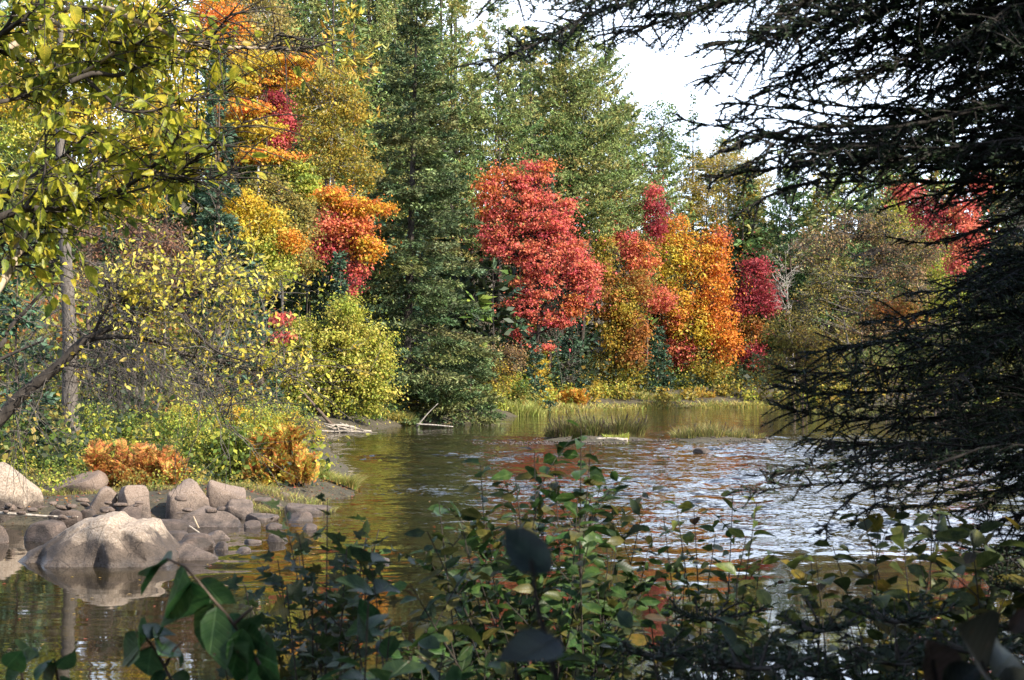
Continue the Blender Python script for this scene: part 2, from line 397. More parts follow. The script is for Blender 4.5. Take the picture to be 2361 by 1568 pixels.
def range_(v, a, b, c=0, d=1, smooth=True):
    q = n.new('ShaderNodeMapRange'); q.interpolation_type = 'SMOOTHSTEP' if smooth else 'LINEAR'
    for k, x in zip(('From Min', 'From Max', 'To Min', 'To Max'), (a, b, c, d)): q.inputs[k].default_value = x
    l.new(v, q.inputs['Value']); return q.outputs[0]
patch = noise_(.16, 3, .5, (.6, 1, 1))
# the riffle's near lip runs a little closer on the right bank side
lip = math_('ADD', sx.outputs['Y'], math_('ADD', math_('MULTIPLY', sx.outputs['X'], .35), math_('MULTIPLY', math_('SUBTRACT', patch, .5), 9)))
riff = range_(lip, 21.5, 32)
rightside = range_(sx.outputs['X'], -5.0, 1.0, .75, 1.0)
far = range_(sx.outputs['Y'], 60, 95, 1, .5)
riff = math_('MULTIPLY', math_('MULTIPLY', riff, rightside), far)
riff = math_('MULTIPLY', riff, range_(patch, .3, .55, .6, 1))
riff = math_('MULTIPLY', riff, range_(noise_(.5, 4, .6, (.35, 1, 1), .15), .38, .62, .35, 1.25))
def slopes_(scale, detail, rough, sxyz, rot):
    mp = n.new('ShaderNodeMapping'); mp.inputs['Scale'].default_value = sxyz; mp.inputs['Rotation'].default_value = (0, 0, rot)
    l.new(g.outputs['Position'], mp.inputs[0])
    q = n.new('ShaderNodeTexNoise'); q.inputs['Scale'].default_value = scale; q.inputs['Detail'].default_value = detail; q.inputs['Roughness'].default_value = rough
    l.new(mp.outputs[0], q.inputs['Vector'])
    v = n.new('ShaderNodeVectorMath'); v.operation = 'SUBTRACT'; v.inputs[1].default_value = (.5, .5, .5); l.new(q.outputs['Color'], v.inputs[0])
    return v.outputs[0]
def vscale_(v, f):
    q = n.new('ShaderNodeVectorMath'); q.operation = 'SCALE'; l.new(v, q.inputs[0])
    if isinstance(f, (int, float)): q.inputs['Scale'].default_value = f
    else: l.new(f, q.inputs['Scale'])
    return q.outputs[0]
def vadd_(a, b):
    q = n.new('ShaderNodeVectorMath'); q.operation = 'ADD'; l.new(a, q.inputs[0])
    if isinstance(b, tuple): q.inputs[1].default_value = b
    else: l.new(b, q.inputs[1])
    return q.outputs[0]
rough_s = vadd_(vscale_(slopes_(2.6, 4, .65, (.75, 1.1, 1), .25), .9), vscale_(slopes_(9.0, 3, .65, (.8, 1.1, 1), -.2), 1.0))
calm_s = vadd_(vscale_(slopes_(.5, 2, .5, (.3, 1.3, 1), .12), .035), vscale_(slopes_(3.2, 2, .5, (.25, 1.4, 1), 0), .03))
slope = vadd_(vscale_(rough_s, riff), calm_s)
ks = n.new('ShaderNodeVectorMath'); ks.operation = 'MULTIPLY_ADD'; l.new(slope, ks.inputs[0]); ks.inputs[1].default_value = (.6, 1, 0); l.new(g.outputs['Normal'], ks.inputs[2])
kn = n.new('ShaderNodeVectorMath'); kn.operation = 'NORMALIZE'; l.new(ks.outputs[0], kn.inputs[0]); l.new(kn.outputs[0], p.inputs['Normal'])
rp = n.new('ShaderNodeValToRGB'); e = rp.color_ramp.elements
e[0].position = .35; e[0].color = (.006, .0045, .0025, 1); e[1].position = .65; e[1].color = (.022, .016, .006, 1)
bed = noise_(.5, 4, .6)
l.new(bed, rp.inputs[0]); l.new(rp.outputs[0], p.inputs['Base Color'])
p.inputs['Roughness'].default_value = .03; p.inputs['IOR'].default_value = 1.333; p.inputs['Specular IOR Level'].default_value = .6
l.new(p.outputs[0], out.inputs[0])
M_water = m
wx = axis_steps(-300, 300, -12, 27, .24, 40); wy = axis_steps(-100, 600, 21, 84, .22, 40)
WX, WY = np.meshgrid(wx, wy)
def sst(v, a, b): t = np.clip((v - a) / (b - a), 0, 1); return t * t * (3 - 2 * t)
wr = np.random.default_rng(5)
wig = sum(np.sin(WX * wr.uniform(-.5, .5) + WY * wr.uniform(-.4, .4) + wr.uniform(0, 6)) for _ in range(7)) / 2.2
amp = sst(WY + .35 * WX + 3.4 * wig, 21.5, 33) * (.85 + .15 * sst(WX, -6, 1)) * (1 - .6 * sst(WY, 58, 82)) * (.35 + .65 * sst(wig, -.9, .9))
amp = amp * sst(WX, -11.5, -8) * (1 - sst(WX, 23, 26.5)) * (1 - sst(WY, 78, 83.5)) * sst(-river_sd(WX, WY), .1, 1.2)
WZ = np.zeros_like(WX)
for _ in range(46):                                      # short crested river chop, crests mostly across the current
    lam = wr.uniform(.68, 1.7); th = wr.normal() * .75 + 1.75; kk = 2 * PI / lam
    WZ += lam * wr.uniform(.5, 1.2) * np.cos(kk * (math.cos(th) * WX + math.sin(th) * WY) + wr.uniform(0, 6.28))
gyy, gxx = np.gradient(WZ, wy, wx); WZ *= WAVE / np.std(gyy[60:-60, 60:-60]) * amp
V, Q = gridmesh(WX, WY, WZ)
tag(MB().add(V, Q).build('water', M_water, smooth=True), 'brown river, still in front and riffled farther out', kind='structure')

# ------------------------------------------------------------------ palettes (leaf pigment)
RED = [(.58, .125, .1), (.6, .165, .1), (.54, .095, .105), (.6, .2, .09)]
REDOR = [(.58, .14, .08), (.6, .2, .07), (.62, .27, .06)]
CRIM = [(.32, .045, .06), (.38, .06, .065), (.26, .04, .05)]
ORAN = [(.62, .22, .035), (.64, .29, .04), (.6, .16, .04)]
ORYE = [(.62, .26, .03), (.62, .35, .04), (.58, .43, .06), (.56, .17, .04)]
YELL = [(.52, .40, .035), (.55, .34, .03), (.42, .37, .05), (.6, .46, .08)]
YGRN = [(.31, .35, .05), (.40, .39, .055), (.22, .27, .045), (.47, .41, .07)]
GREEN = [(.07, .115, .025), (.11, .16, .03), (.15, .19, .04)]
OLIV = [(.22, .2, .05), (.29, .23, .06), (.17, .16, .045), (.34, .24, .05)]
OLYE = [(.30, .25, .04), (.38, .29, .04), (.2, .19, .045), (.42, .27, .04)]
RUST = [(.34, .12, .03), (.4, .17, .04), (.26, .11, .035), (.3, .2, .04)]
TAN = [(.30, .2, .1), (.26, .16, .08), (.34, .2, .08), (.22, .17, .07)]
SPRU = [(.1, .14, .058), (.13, .165, .066), (.075, .112, .05), (.155, .165, .06)]
PINE = [(.185, .235, .08), (.25, .285, .095), (.145, .205, .07), (.29, .28, .09)]
PINE2 = [(.12, .18, .06), (.16, .22, .075), (.09, .15, .06)]
FIRB = [(.06, .115, .07), (.08, .13, .08), (.05, .09, .055)]
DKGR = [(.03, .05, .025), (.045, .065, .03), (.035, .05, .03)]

# ------------------------------------------------------------------ tree builders
SHX = [680, 860, 900, 1050, 1180, 1262, 1400, 1600, 1790, 1850, 1960, 2361]
SHY = [81, 86, 92, 106, 117, 136, 146, 154, 159, 138, 117, 93]
def on_land(x, Y):
    if Y < 64 or x < 690 or x > 2420: return Y
    return max(Y, float(np.interp(x, SHX, SHY)) + 1.6 + .3 * max(Y - 85, 0))

def leaf_cloud(mb, cen, rad, n, size, pal, up=.5, outv=None, colc=None, jit=.14, aspect=.72):
    """n leaves through an ellipsoid clump"""
    u = np.where(rng.random((n, 1)) < .7, rvec(n) * (rng.random((n, 1)) ** .45), rng.normal(size=(n, 3)) * .75)
    pos = cen + u * rad
    nor = nrm(rvec(n) * .9 + np.array([0, 0, up]) + (0 if outv is None else np.asarray(outv) * .5) + u * .35)
    ax = nrm(np.cross(nor, rvec(n)) + np.array([0, 0, -.25]))
    L = size * np.exp(rng.normal(size=n) * .25)
    c = jitter(np.tile(colc, (n, 1)), jit) if colc is not None else pick(pal, n, jit)
    leafquads(mb, pos, ax, nor, L, L * aspect, c)

def lobes_tree(name, label, cat, lobes, Y, pal, n_leaves, leaf=.17, base=None, bark=None, trunk_r=.16, flat=.62, clump=.75, mixed=.35,
               group=None, stems=1, up=.5, limbs=True, twigs=0, depth=.85, mat=None, per=None, grow=1.12):
    """broadleaf: lobes are (x, y, rx, ry[, palette]) in picture units at distance Y; every lobe holds many leaf clumps"""
    bark = bark or B_brown; mat = mat or M_leaf
    Y0 = Y; Y = on_land(max(a[0] for a in lobes) if base is None else base, Y); leaf *= Y / Y0; clump *= Y / Y0
    px = Y / F
    L = [(P(a[0], a[1], Y), a[2] * px * grow, a[3] * px * grow, a[4] if len(a) > 4 else pal) for a in lobes]
    cx = np.mean([q[0][0] for q in L]) if base is None else (base - CX) / F * Y
    bz = gz(cx, Y)
    root = thing(name, label, cat, (cx, Y, bz), group)
    mb, wd = MB(), MB()
    tot = sum(q[1] * q[2] for q in L)
    topz = max(q[0][2] + q[2] * .6 for q in L)
    # trunk(s)
    tops = []
    for s in range(stems):
        tx = cx + (rng.normal() * .25 * L[0][1] if stems > 1 else 0)
        c = L[s % len(L)][0] if stems > 1 else np.array([np.average([q[0][0] for q in L], weights=[q[1] * q[2] for q in L]), Y, 0])
        tp = np.array([c[0] * .8 + tx * .2, Y + rng.normal() * .2, bz + (topz - bz) * (.9 if stems == 1 else rng.uniform(.6, .92))])
        mid = np.array([tx * .6 + tp[0] * .4 + rng.normal() * .12, Y + rng.normal() * .15, bz + (tp[2] - bz) * .5])
        pts = spline([np.array([tx, Y, bz - .3]), mid, tp], 10)
        tops.append(pts)
        tubes(wd, pts, np.linspace(1, .12, 10) * trunk_r * (1 if stems == 1 else .6), 6)
    for (c, rx, rz, pl) in L:
        k = max(3, int(rx * rz / (clump * clump) * 5.0))
        nl = int(n_leaves * (.75 if cat == 'shrub' else 1) * rx * rz / tot)
        d = rvec(k); r = rng.uniform(.35, 1, (k, 1)) ** .6
        sc3 = np.array([rx, rx * depth, rz])
        cc = c + d * r * np.maximum(sc3 - clump * .35, sc3 * .3)
        cols = pick(pl, k, .1)
        sz = clump * rng.uniform(.55, 1.15, k)
        # limbs to the clumps
        if limbs:
            tr = tops[rng.integers(len(tops))]
            j = np.clip(np.searchsorted(tr[:, 2], cc[:, 2] - rng.uniform(.3, 1.0, k) * np.hypot(cc[:, 0] - tr[0, 0], cc[:, 1] - Y) * .7 - .2), 2, len(tr) - 1)
            s0 = tr[j]; midp = (s0 + cc) / 2 + np.array([0, 0, -.1]) + rng.normal(size=(k, 3)) * .12
            tt = np.linspace(0, 1, 4)[None, :, None]
            pts = (1 - tt) ** 2 * s0[:, None] + 2 * tt * (1 - tt) * midp[:, None] + tt ** 2 * cc[:, None]
            tubes(wd, pts, np.linspace(1, .25, 4)[None] * trunk_r * .22 * np.ones((k, 1)), 3)
        # loose leaves between the clumps
        nf = int(nl * .22)
        leaf_cloud(mb, c, sc3 * .92, nf, leaf, pl, up)
        for i in range(k):
            out = nrm(cc[i] - c)
            m_ = max(6, int(nl / k * (sz[i] / clump) ** 2 * rng.uniform(.7, 1.2)))
            ra = sz[i] * np.array([1, 1, flat])
            if rng.random() < mixed: leaf_cloud(mb, cc[i], ra, m_, leaf, pl, up, out)
            else: leaf_cloud(mb, cc[i], ra, m_, leaf, pl, up, out, cols[i])
            if twigs:
                t = twigs; e = cc[i] + rvec(t) * ra * 1.05; s = np.tile(cc[i] - out * sz[i] * .5, (t, 1))
                md = (s + e) / 2 + rng.normal(size=(t, 3)) * sz[i] * .12
                tubes(wd, np.stack([s, md, e], 1), np.array([[.02, .014, .006]]) * np.ones((t, 1)) * (Y / 90), 3)
    wd.build('trunk', bark, root, True)
    mb.build('crown', mat, root)
    return root

def conifer(name, label, x, Y, ytop, half, pal, kind='spruce', density=1.0, cat='tree', lean=0, bark=None, zlow=.03, group=None, trunk_r=None, mat=None, xtop=None, into=None, side=None, droop=1.0, size=1.0, bz=None, at=None):
    """spruce/fir: whorled branches with drooping sprays; pine: irregular tiers of tufts.  into=(crown, wood) adds to one mass instead"""
    if at is None: Y = on_land(x, Y)
    if into is None and Y > 125: size *= 1.22
    if into is not None: size *= 1.3; density *= .85
    px = Y / F
    bx = (x - CX) / F * Y; bz = gz(bx, Y) if bz is None else bz
    topz = H + (HY - ytop) * px; Ht = topz - bz
    tx = bx if xtop is None else (xtop - CX) / F * Y
    R = half * px
    if at is not None:
        bx, Y, topz, R = at; bz = gz(bx, Y); Ht = topz - bz; tx = bx
    r0 = trunk_r or Ht * .011
    if into is None:
        root = thing(name, label, cat, (bx, Y, bz), group); mb, wd = MB(), MB()
    else: mb, wd = into
    tk = np.linspace(0, 1, 12)
    tr = np.stack([bx + (tx - bx) * tk + np.sin(tk * 5 + x) * .06, Y + np.sin(tk * 4) * .05, bz - .3 + (Ht + .3) * tk], 1)
    tubes(wd, tr, r0 * (1 - tk * .95), 7)
    pine = kind == 'pine'
    nb = int(Ht * (6.5 if pine else 8) * density)
    t = zlow + (1 - zlow) * rng.random(nb) ** .95
    if pine: t = np.round(t * Ht / .9) * .9 / Ht + rng.normal(size=nb) * .006; t = np.clip(t, zlow, .99)
    az = rng.random(nb) * 2 * PI
    if pine: prof = np.where(t > .55, np.clip((1 - t) / .45, 0, 1) ** .6, .75 + .25 * (t / .55)) * rng.uniform(.45, 1.1, nb)
    else: prof = (1 - t) ** .78 * rng.uniform(.62, 1.12, nb) + .02
    Lb = np.maximum(R * prof, .15)
    if side is not None: Lb *= np.where(np.cos(az) < 0, side, 1.0)
    dirh = np.stack([np.cos(az), np.sin(az), np.zeros(nb)], 1)
    if pine: a = rng.uniform(.05, .35, nb) + .5 * t ** 3; b_ = rng.uniform(0, .22, nb)
    else: a = (-.32 * droop + .85 * t ** 2) + rng.normal(size=nb) * .08; b_ = .18 * (1 - t) * rng.uniform(.3, 1.3, nb)
    K = 4; s = np.linspace(0, 1, K)
    org = np.stack([np.interp(t, tk, tr[:, 0]), np.interp(t, tk, tr[:, 1]), bz + t * Ht], 1)
    pts = org[:, None] + dirh[:, None] * (Lb[:, None] * s)[..., None]
    pts[..., 2] += Lb[:, None] * (a[:, None] * s + b_[:, None] * s ** 2)
    if into is None: tubes(wd, pts, np.maximum(.02 * (Lb / 3)[:, None] * (1.15 - s), .006) * (1.4 if pine else 1), 3)
    bcol = pick(pal, nb, .12)
    # sprays along the branches
    if pine:
        per = np.maximum((Lb * 9 * density ** .3 / size).astype(int), 3)
        i = np.repeat(np.arange(nb), per); M = len(i)
        q = 1 - .72 * rng.random(M) ** 1.3
        lat = np.stack([-dirh[i, 1], dirh[i, 0], np.zeros(M)], 1)
        off = rng.normal(size=M) * .2 * Lb[i] * (1.15 - q * .65)
        pos = org[i] + dirh[i] * (Lb[i] * q)[:, None] + lat * off[:, None]
        pos[:, 2] += Lb[i] * (a[i] * q + b_[i] * q * q) + rng.normal(size=M) * .08
        T = 5 if into is None else 3
        ax = nrm(rvec(M * T) + np.repeat(dirh[i] * .5 + lat * np.sign(off)[:, None] * .35, T, 0) + np.array([0, 0, .45]))
        cl = jitter(np.repeat(bcol[i], T, 0), .22)
        blades(mb, np.repeat(pos, T, 0), ax, size * rng.uniform(.2, .36, M * T), size * .09, cl)
    else:
        per = np.maximum((Lb ** 1.25 * 14 * density ** .3 / size).astype(int), 3)
        i = np.repeat(np.arange(nb), per); M = len(i)
        q = .12 + .88 * rng.random(M) ** .62
        lat = np.stack([-dirh[i, 1], dirh[i, 0], np.zeros(M)], 1) * np.where(rng.random(M) < .5, 1, -1)[:, None]
        tw = Lb[i] * .27 * (1.2 - q) + .12
        pos = org[i] + dirh[i] * (Lb[i] * q)[:, None] + lat * (tw * rng.random(M) * .9)[:, None]
        pos[:, 2] += Lb[i] * (a[i] * q + b_[i] * q * q) - tw * rng.random(M) * .45 * droop
        T = 3 if into is None else 2
        ax = nrm(np.repeat(dirh[i] * .75 + lat * .7, T, 0) + rvec(M * T) * .75 + np.array([0, 0, .05]))
        cl = jitter(np.repeat(bcol[i], T, 0), .2)
        nor = nrm(rvec(M * T) + np.array([0, 0, .9]))
        leafquads(mb, np.repeat(pos, T, 0) + rng.normal(size=(M * T, 3)) * .05, ax, nor, size * rng.uniform(.2, .42, M * T), size * .11, cl, .05)
    if into is None:
        wd.build('trunk', bark or B_brown, root, True)
        mb.build('crown', mat or M_needle, root)
        return root

def bare_tree(name, label, x, Y, ytop, half, bark, n1=26, n2=9, lean=0, group=None, r0=.1, upward=.6, ybase=None, conif=False, cat='tree', n3=0):
    Y = on_land(x, Y)
    px = Y / F; bx = (x - CX) / F * Y; bz = gz(bx, Y); topz = H + (HY - ytop) * px; Ht = topz - bz
    root = thing(name, label, cat, (bx, Y, bz), group)
    wd, tw = MB(), MB()
    tk = np.linspace(0, 1, 10)
    tr = np.stack([bx + lean * px * tk + np.sin(tk * 6 + x) * .08 * (0 if conif else 1), Y + 0 * tk, bz - .3 + (Ht + .3) * tk], 1)
    tubes(wd, tr, r0 * (1 - .93 * tk), 6)
    t = rng.uniform(.2, .97, n1); az = rng.random(n1) * 2 * PI
    Lb = half * px * (1.05 - t if conif else np.sin(np.clip(t, .1, 1) * PI * .85) + .15) * rng.uniform(.6, 1.1, n1)
    d = nrm(np.stack([np.cos(az), np.sin(az), np.full(n1, -.15 if conif else upward)], 1))
    o = np.stack([np.interp(t, tk, tr[:, i]) for i in range(3)], 1)
    s = np.linspace(0, 1, 5)
    pts = o[:, None] + d[:, None] * (Lb[:, None] * s)[..., None] + rng.normal(size=(n1, 5, 3)) * .05 * s[None, :, None]
    tubes(tw, pts, np.maximum(r0 * .3 * (1.1 - s)[None] * np.ones((n1, 1)), .008), 4)
    i = np.repeat(np.arange(n1), n2); M = len(i); q = rng.uniform(.25, 1, M)
    o2 = o[i] + d[i] * (Lb[i] * q)[:, None]
    d2 = nrm(d[i] + rvec(M) * .9); l2 = Lb[i] * rng.uniform(.2, .5, M) * (1.2 - q * .6)
    s = np.linspace(0, 1, 4)
    p2 = o2[:, None] + d2[:, None] * (l2[:, None] * s)[..., None]; p2[..., 2] -= (.12 * l2[:, None] * s ** 2)
    tubes(tw, p2, np.maximum(.016 * (1.1 - s), .006)[None] * np.ones((M, 1)) * (Y / 80), 3)
    if n3:
        i3 = np.repeat(np.arange(M), n3); M3 = len(i3); q3 = rng.uniform(.3, 1, M3)
        o3 = o2[i3] + d2[i3] * (l2[i3] * q3)[:, None]; d3 = nrm(d2[i3] + rvec(M3) * .8); l3 = l2[i3] * rng.uniform(.25, .6, M3)
        p3 = o3[:, None] + d3[:, None] * (l3[:, None] * s)[..., None]
        tubes(tw, p3, np.maximum(.01 * (1.1 - s), .005)[None] * np.ones((M3, 1)) * (Y / 80), 3)
    wd.build('trunk', bark, root, True); tag(tw.build('branches', bark, root), kind='stuff')
    return root

# ================================================================== FAR BANK
# far-off wood behind the front trees: one mass
fc, fw = MB(), MB()
for i in range(105):
    Yf = rng.uniform(178, 240); xf = rng.uniform(-300, 2700)
    skyl = np.interp(xf, [0, 1000, 1180, 1300, 1430, 1500, 1620, 1750, 2361, 2700], [-60, -40, 50, 80, 250, 340, 340, 350, 290, 290])
    yt = skyl + rng.uniform(0, 190)
    conifer('', '', xf, Yf, yt, rng.uniform(60, 100), [PINE, PINE2, DKGR, OLIV, OLYE][rng.integers(5)], rng.choice(['pine', 'spruce']), .26, into=(fc, fw), size=3.6)
for i in range(46):
    Yf = rng.uniform(128, 165); xf = rng.uniform(-350, 900)
    conifer('', '', xf, Yf, rng.uniform(-260, 130), rng.uniform(80, 130), [PINE, PINE2, DKGR, OLYE, YGRN][rng.integers(5)], rng.choice(['pine', 'spruce']), .42, into=(fc, fw), size=2.1)
for i in range(30):
    conifer('', '', rng.uniform(500, 1080), rng.uniform(150, 178), rng.uniform(-230, -40), rng.uniform(85, 130), [PINE, PINE2, PINE][rng.integers(3)], 'pine', .5, into=(fc, fw), size=2.0)
for i in range(34):
    xf = rng.uniform(1680, 2560)
    conifer('', '', xf, rng.uniform(172, 200), np.interp(xf, [1680, 1800, 2361], [385, 345, 300]) + rng.uniform(0, 70), rng.uniform(70, 105), [PINE2, DKGR, OLIV, PINE][rng.integers(4)], rng.choice(['pine', 'spruce']), .45, into=(fc, fw), size=2.2)
for i in range(64):
    xf = rng.uniform(560, 1760); Yf = on_land(xf, 84) + rng.uniform(16, 42)
    conifer('', '', xf, Yf, rng.uniform(480, 700), rng.uniform(60, 95), [DKGR, DKGR, FIRB, GREEN][rng.integers(4)], 'spruce', .3, into=(fc, fw), size=3.2)
fo = fc.build('forest', M_needle)
tag(fo, 'deep mixed wood filling the hillside behind the front trees', 'forest', kind='stuff')
ft = fw.build('forest_trunk', B_dark); ft.parent = fo; tag(ft, kind='stuff')

pine = lambda *a, **k: conifer('pine_tree', *a, kind='pine', **k)
spruce = lambda *a, **k: conifer('spruce_tree', *a, kind='spruce', **k)
fir = lambda *a, **k: conifer('fir_tree', *a, kind='spruce', **k)
maple = lambda *a, **k: lobes_tree('maple_tree', *a, **{'grow': 1.15, **k})
birch = lambda *a, **k: lobes_tree('birch_tree', *a, **k)
shrub = lambda *a, **k: lobes_tree('shrub', *a, **k)

# --- the tall spruce in the middle
spruce('tallest spruce in the middle, its left side in deep shade beside the big red maple', 930, 97, -95, 228, SPRU, density=1.7, lean=0, bark=B_dark, xtop=968, trunk_r=.36, side=.78, zlow=.02, droop=1.1)
spruce('short dark spruce at the left foot of the tallest spruce', 985, 93, 700, 105, SPRU, density=1.2, zlow=.02)
spruce('short grey green spruce at the right foot of the tallest spruce', 1085, 92, 745, 75, SPRU, density=1.3)

# --- pines behind
pine('tall pine with a bare dark trunk left of the tallest spruce', 720, 150, -120, 120, PINE, density=.8, zlow=.35, bark=B_dark, trunk_r=.3)
pine('broad soft pine directly behind the left side of the tallest spruce', 850, 140, -140, 150, PINE, density=1.1, zlow=.25, bark=B_dark)
pine('narrow pine between the broad soft pine and the bare trunked pine', 785, 158, -60, 110, PINE2, density=1, zlow=.3, bark=B_dark)
pine('pine directly behind the tip of the tallest spruce', 1040, 150, -90, 130, PINE, density=1, zlow=.3, bark=B_dark)
pine('pine with two dark trunks standing right behind the grey snag', 1150, 152, -20, 115, PINE, density=1.05, zlow=.3, bark=B_dark, trunk_r=.32)
pine('small pine rising over the hill behind the grey snag', 1225, 172, 60, 70, PINE2, density=1, zlow=.3)
pine('large spreading pine above the big red maple, nearest the open sky', 1315, 150, 55, 165, PINE, density=1.8, zlow=.42, bark=B_dark, trunk_r=.34)
pine('twin pine leaning right beside the large spreading pine', 1335, 153, 95, 130, PINE, density=1.1, zlow=.4, bark=B_dark, xtop=1395, trunk_r=.26)
pine('tiered yellow green pine right of the big red maple', 1440, 168, 245, 120, PINE, density=1.8, zlow=.3, bark=B_dark)
pine('low pine with level boughs behind the orange maple', 1530, 178, 330, 90, PINE, density=1.6, zlow=.25, bark=B_dark)
lobes_tree('poplar_tree', 'round topped green poplar against the sky', 'tree', [(1525, 285, 50, 60), (1500, 350, 40, 60), (1550, 370, 45, 70)], 208, PINE2, 5200, .3, clump=1.2)
spruce('thin spire of a conifer against the sky right of the poplar', 1598, 200, 215, 60, PINE2, density=.9)
pine('dark pine behind the white birch stems', 1680, 196, 290, 85, PINE2, density=1.1)
pine('bright blue green pine right of the bare white birch', 1822, 186, 405, 85, [(.09, .16, .06), (.12, .19, .07), (.07, .13, .055)], density=1.6, zlow=.1)
spruce('dark spruce right of the bright blue green pine', 1935, 184, 395, 45, DKGR, density=1.2)
spruce('narrow dark blue spruce second right of the bright blue green pine', 1990, 180, 400, 50, FIRB, density=1.2)
birch('yellow green poplar showing between the two dark spruces', 'tree', [(1900, 450, 40, 60), (1870, 520, 30, 60)], 194, OLYE, 4725, .26, bark=B_birch)

# --- birches
birch('olive birch with a slanting white trunk behind the orange maple', 'tree', [(1620, 400, 60, 60), (1680, 370, 60, 50), (1640, 480, 60, 60), (1710, 450, 50, 70), (1590, 460, 40, 60)], 184, OLYE, 12825, .2, bark=B_birch, trunk_r=.2, clump=.9, base=1650)
birch('dim olive birch behind the slanting white trunk', 'tree', [(1740, 430, 50, 70), (1730, 530, 55, 70), (1690, 560, 40, 60)], 190, OLIV, 8775, .2, bark=B_birch, trunk_r=.15)
bare_tree('birch_tree', 'bare white birch with reddish twigs above the crimson maple', 1733, 180, 445, 45, B_birch, 24, 8, r0=.13, upward=1.1)
bare_tree('birch_tree', 'bare white birch with a forked slanting stem among the olive birches', 1655, 182, 365, 50, B_birch, 16, 5, lean=25, r0=.13, upward=1.2)

# --- the big red maple and its neighbours
maple('largest flame red maple in the middle of the far bank', 'tree', [
    (1180, 455, 68, 62, RED + REDOR), (1145, 530, 48, 60, RED), (1225, 408, 42, 42, RED), (1240, 490, 58, 58, RED), (1180, 560, 68, 48, RED), (1255, 385, 22, 22, REDOR),
    (1290, 540, 45, 45, RED), (1325, 600, 50, 52, RED), (1260, 600, 70, 55, RED), (1345, 655, 42, 48, RED), (1240, 660, 60, 40, RED), (1125, 450, 32, 55, REDOR), (1365, 625, 22, 26, RED), (1305, 480, 25, 28, RED),
    (1210, 712, 60, 28, RED), (1275, 735, 50, 24, RED), (1325, 705, 36, 28, REDOR), (1195, 768, 32, 22, RED), (1245, 800, 50, 11, RED), (1160, 400, 35, 26, REDOR)],
    104, RED, 38000, .16, base=1240, bark=B_dark, trunk_r=.24, clump=.6, flat=.38, mixed=.45, grow=1.1)
maple('rusty olive maple right of the largest red maple', 'tree', [
    (1395, 590, 32, 50, OLYE), (1400, 680, 45, 55, RUST), (1440, 700, 45, 55, OLYE), (1460, 760, 38, 50, RUST), (1420, 770, 40, 45, OLYE), (1455, 820, 35, 35, RUST), (1475, 660, 30, 40, RUST)],
    112, RUST, 13000, .17, base=1420, bark=B_dark)
maple('scarlet maple behind the rusty olive maple', 'tree', [
    (1440, 560, 40, 38, RED), (1480, 600, 40, 50, REDOR), (1510, 500, 28, 60, CRIM), (1505, 440, 22, 16, RED), (1425, 450, 16, 14, REDOR), (1515, 690, 40, 35, RED)],
    128, RED, 9500, .18, base=1490, clump=.75)
maple('tall orange and yellow maple near the right end of the bank', 'tree', [
    (1560, 540, 40, 45, ORYE), (1550, 610, 45, 55, YELL), (1600, 590, 45, 55, ORYE), (1645, 580, 28, 55, ORAN), (1650, 650, 45, 60, ORAN), (1580, 690, 55, 50, ORYE),
    (1660, 740, 45, 55, ORAN), (1600, 760, 50, 50, YELL), (1560, 740, 35, 40, REDOR), (1570, 810, 45, 35, RED), (1620, 840, 50, 40, OLYE), (1680, 800, 35, 40, ORAN), (1665, 545, 16, 30, REDOR)],
    124, ORYE, 26000, .18, base=1620, bark=B_dark, clump=.75, mixed=.4)
maple('dark crimson maple at the right end of the sunny bank', 'tree', [
    (1740, 640, 40, 50, CRIM), (1710, 700, 30, 50, CRIM), (1765, 690, 34, 45, CRIM), (1735, 760, 35, 35, RUST), (1730, 810, 40, 25, CRIM), (1745, 845, 28, 16, CRIM)],
    134, CRIM, 10500, .18, base=1735, bark=B_grey)
fir('small blue green fir in front of the orange maple', 1518, 116, 748, 45, FIRB, density=1.6)
fir('small dark fir under the low red boughs of the largest maple', 1235, 101, 790, 45, FIRB, density=1.5)
fir('slim dark fir behind the fallen grey twigs right of the red boughs', 1320, 108, 735, 45, FIRB, density=1.4)
fir('narrow green fir poking up behind the crown of the largest red maple', 1268, 112, 375, 34, FIRB, density=1.3)
bare_tree('dead_conifer', 'dead grey conifer snag rising above the largest red maple', 1152, 150, 222, 75, B_grey, 60, 6, r0=.08, conif=True)
bare_tree('bare_shrub', 'tangle of bare grey twigs under the right side of the largest red maple', 1300, 100, 765, 60, B_grey, 22, 7, r0=.04, upward=.7, lean=-20, n3=2, cat='shrub')

# --- the dim right hand bank
lobes_tree('crab_tree', 'wide brown olive tree with grey limbs on the shaded right bank', 'tree', [
    (1880, 570, 60, 50, TAN), (1960, 530, 70, 50, TAN), (2050, 520, 60, 55, OLIV), (2060, 600, 70, 60, TAN), (1920, 640, 70, 50, OLIV), (2000, 680, 70, 50, OLIV), (2130, 560, 50, 60, TAN), (1870, 700, 55, 50, OLIV), (2110, 660, 50, 60, TAN)],
    93, TAN, 12000, .12, base=1965, bark=B_grey, trunk_r=.2, stems=3, twigs=9, clump=.8)
lobes_tree('ash_tree', 'yellow green tree glowing behind the wide brown olive tree', 'tree', [(2100, 540, 55, 60), (2160, 600, 50, 60), (2080, 490, 45, 40), (2190, 700, 60, 60), (2120, 720, 50, 60)], 138, YGRN, 11475, .17)
maple('thin scarlet maple behind the drooping fir twigs on the right', 'tree', [(2090, 440, 42, 28, RED), (2140, 490, 40, 35, CRIM), (2210, 480, 45, 35, RED), (2260, 430, 30, 35, RED), (2230, 540, 50, 45, RED), (2205, 600, 30, 35, RED), (2160, 540, 22, 20, RED)], 98, RED, 7020, .17, base=2215, bark=B_dark, clump=.55)
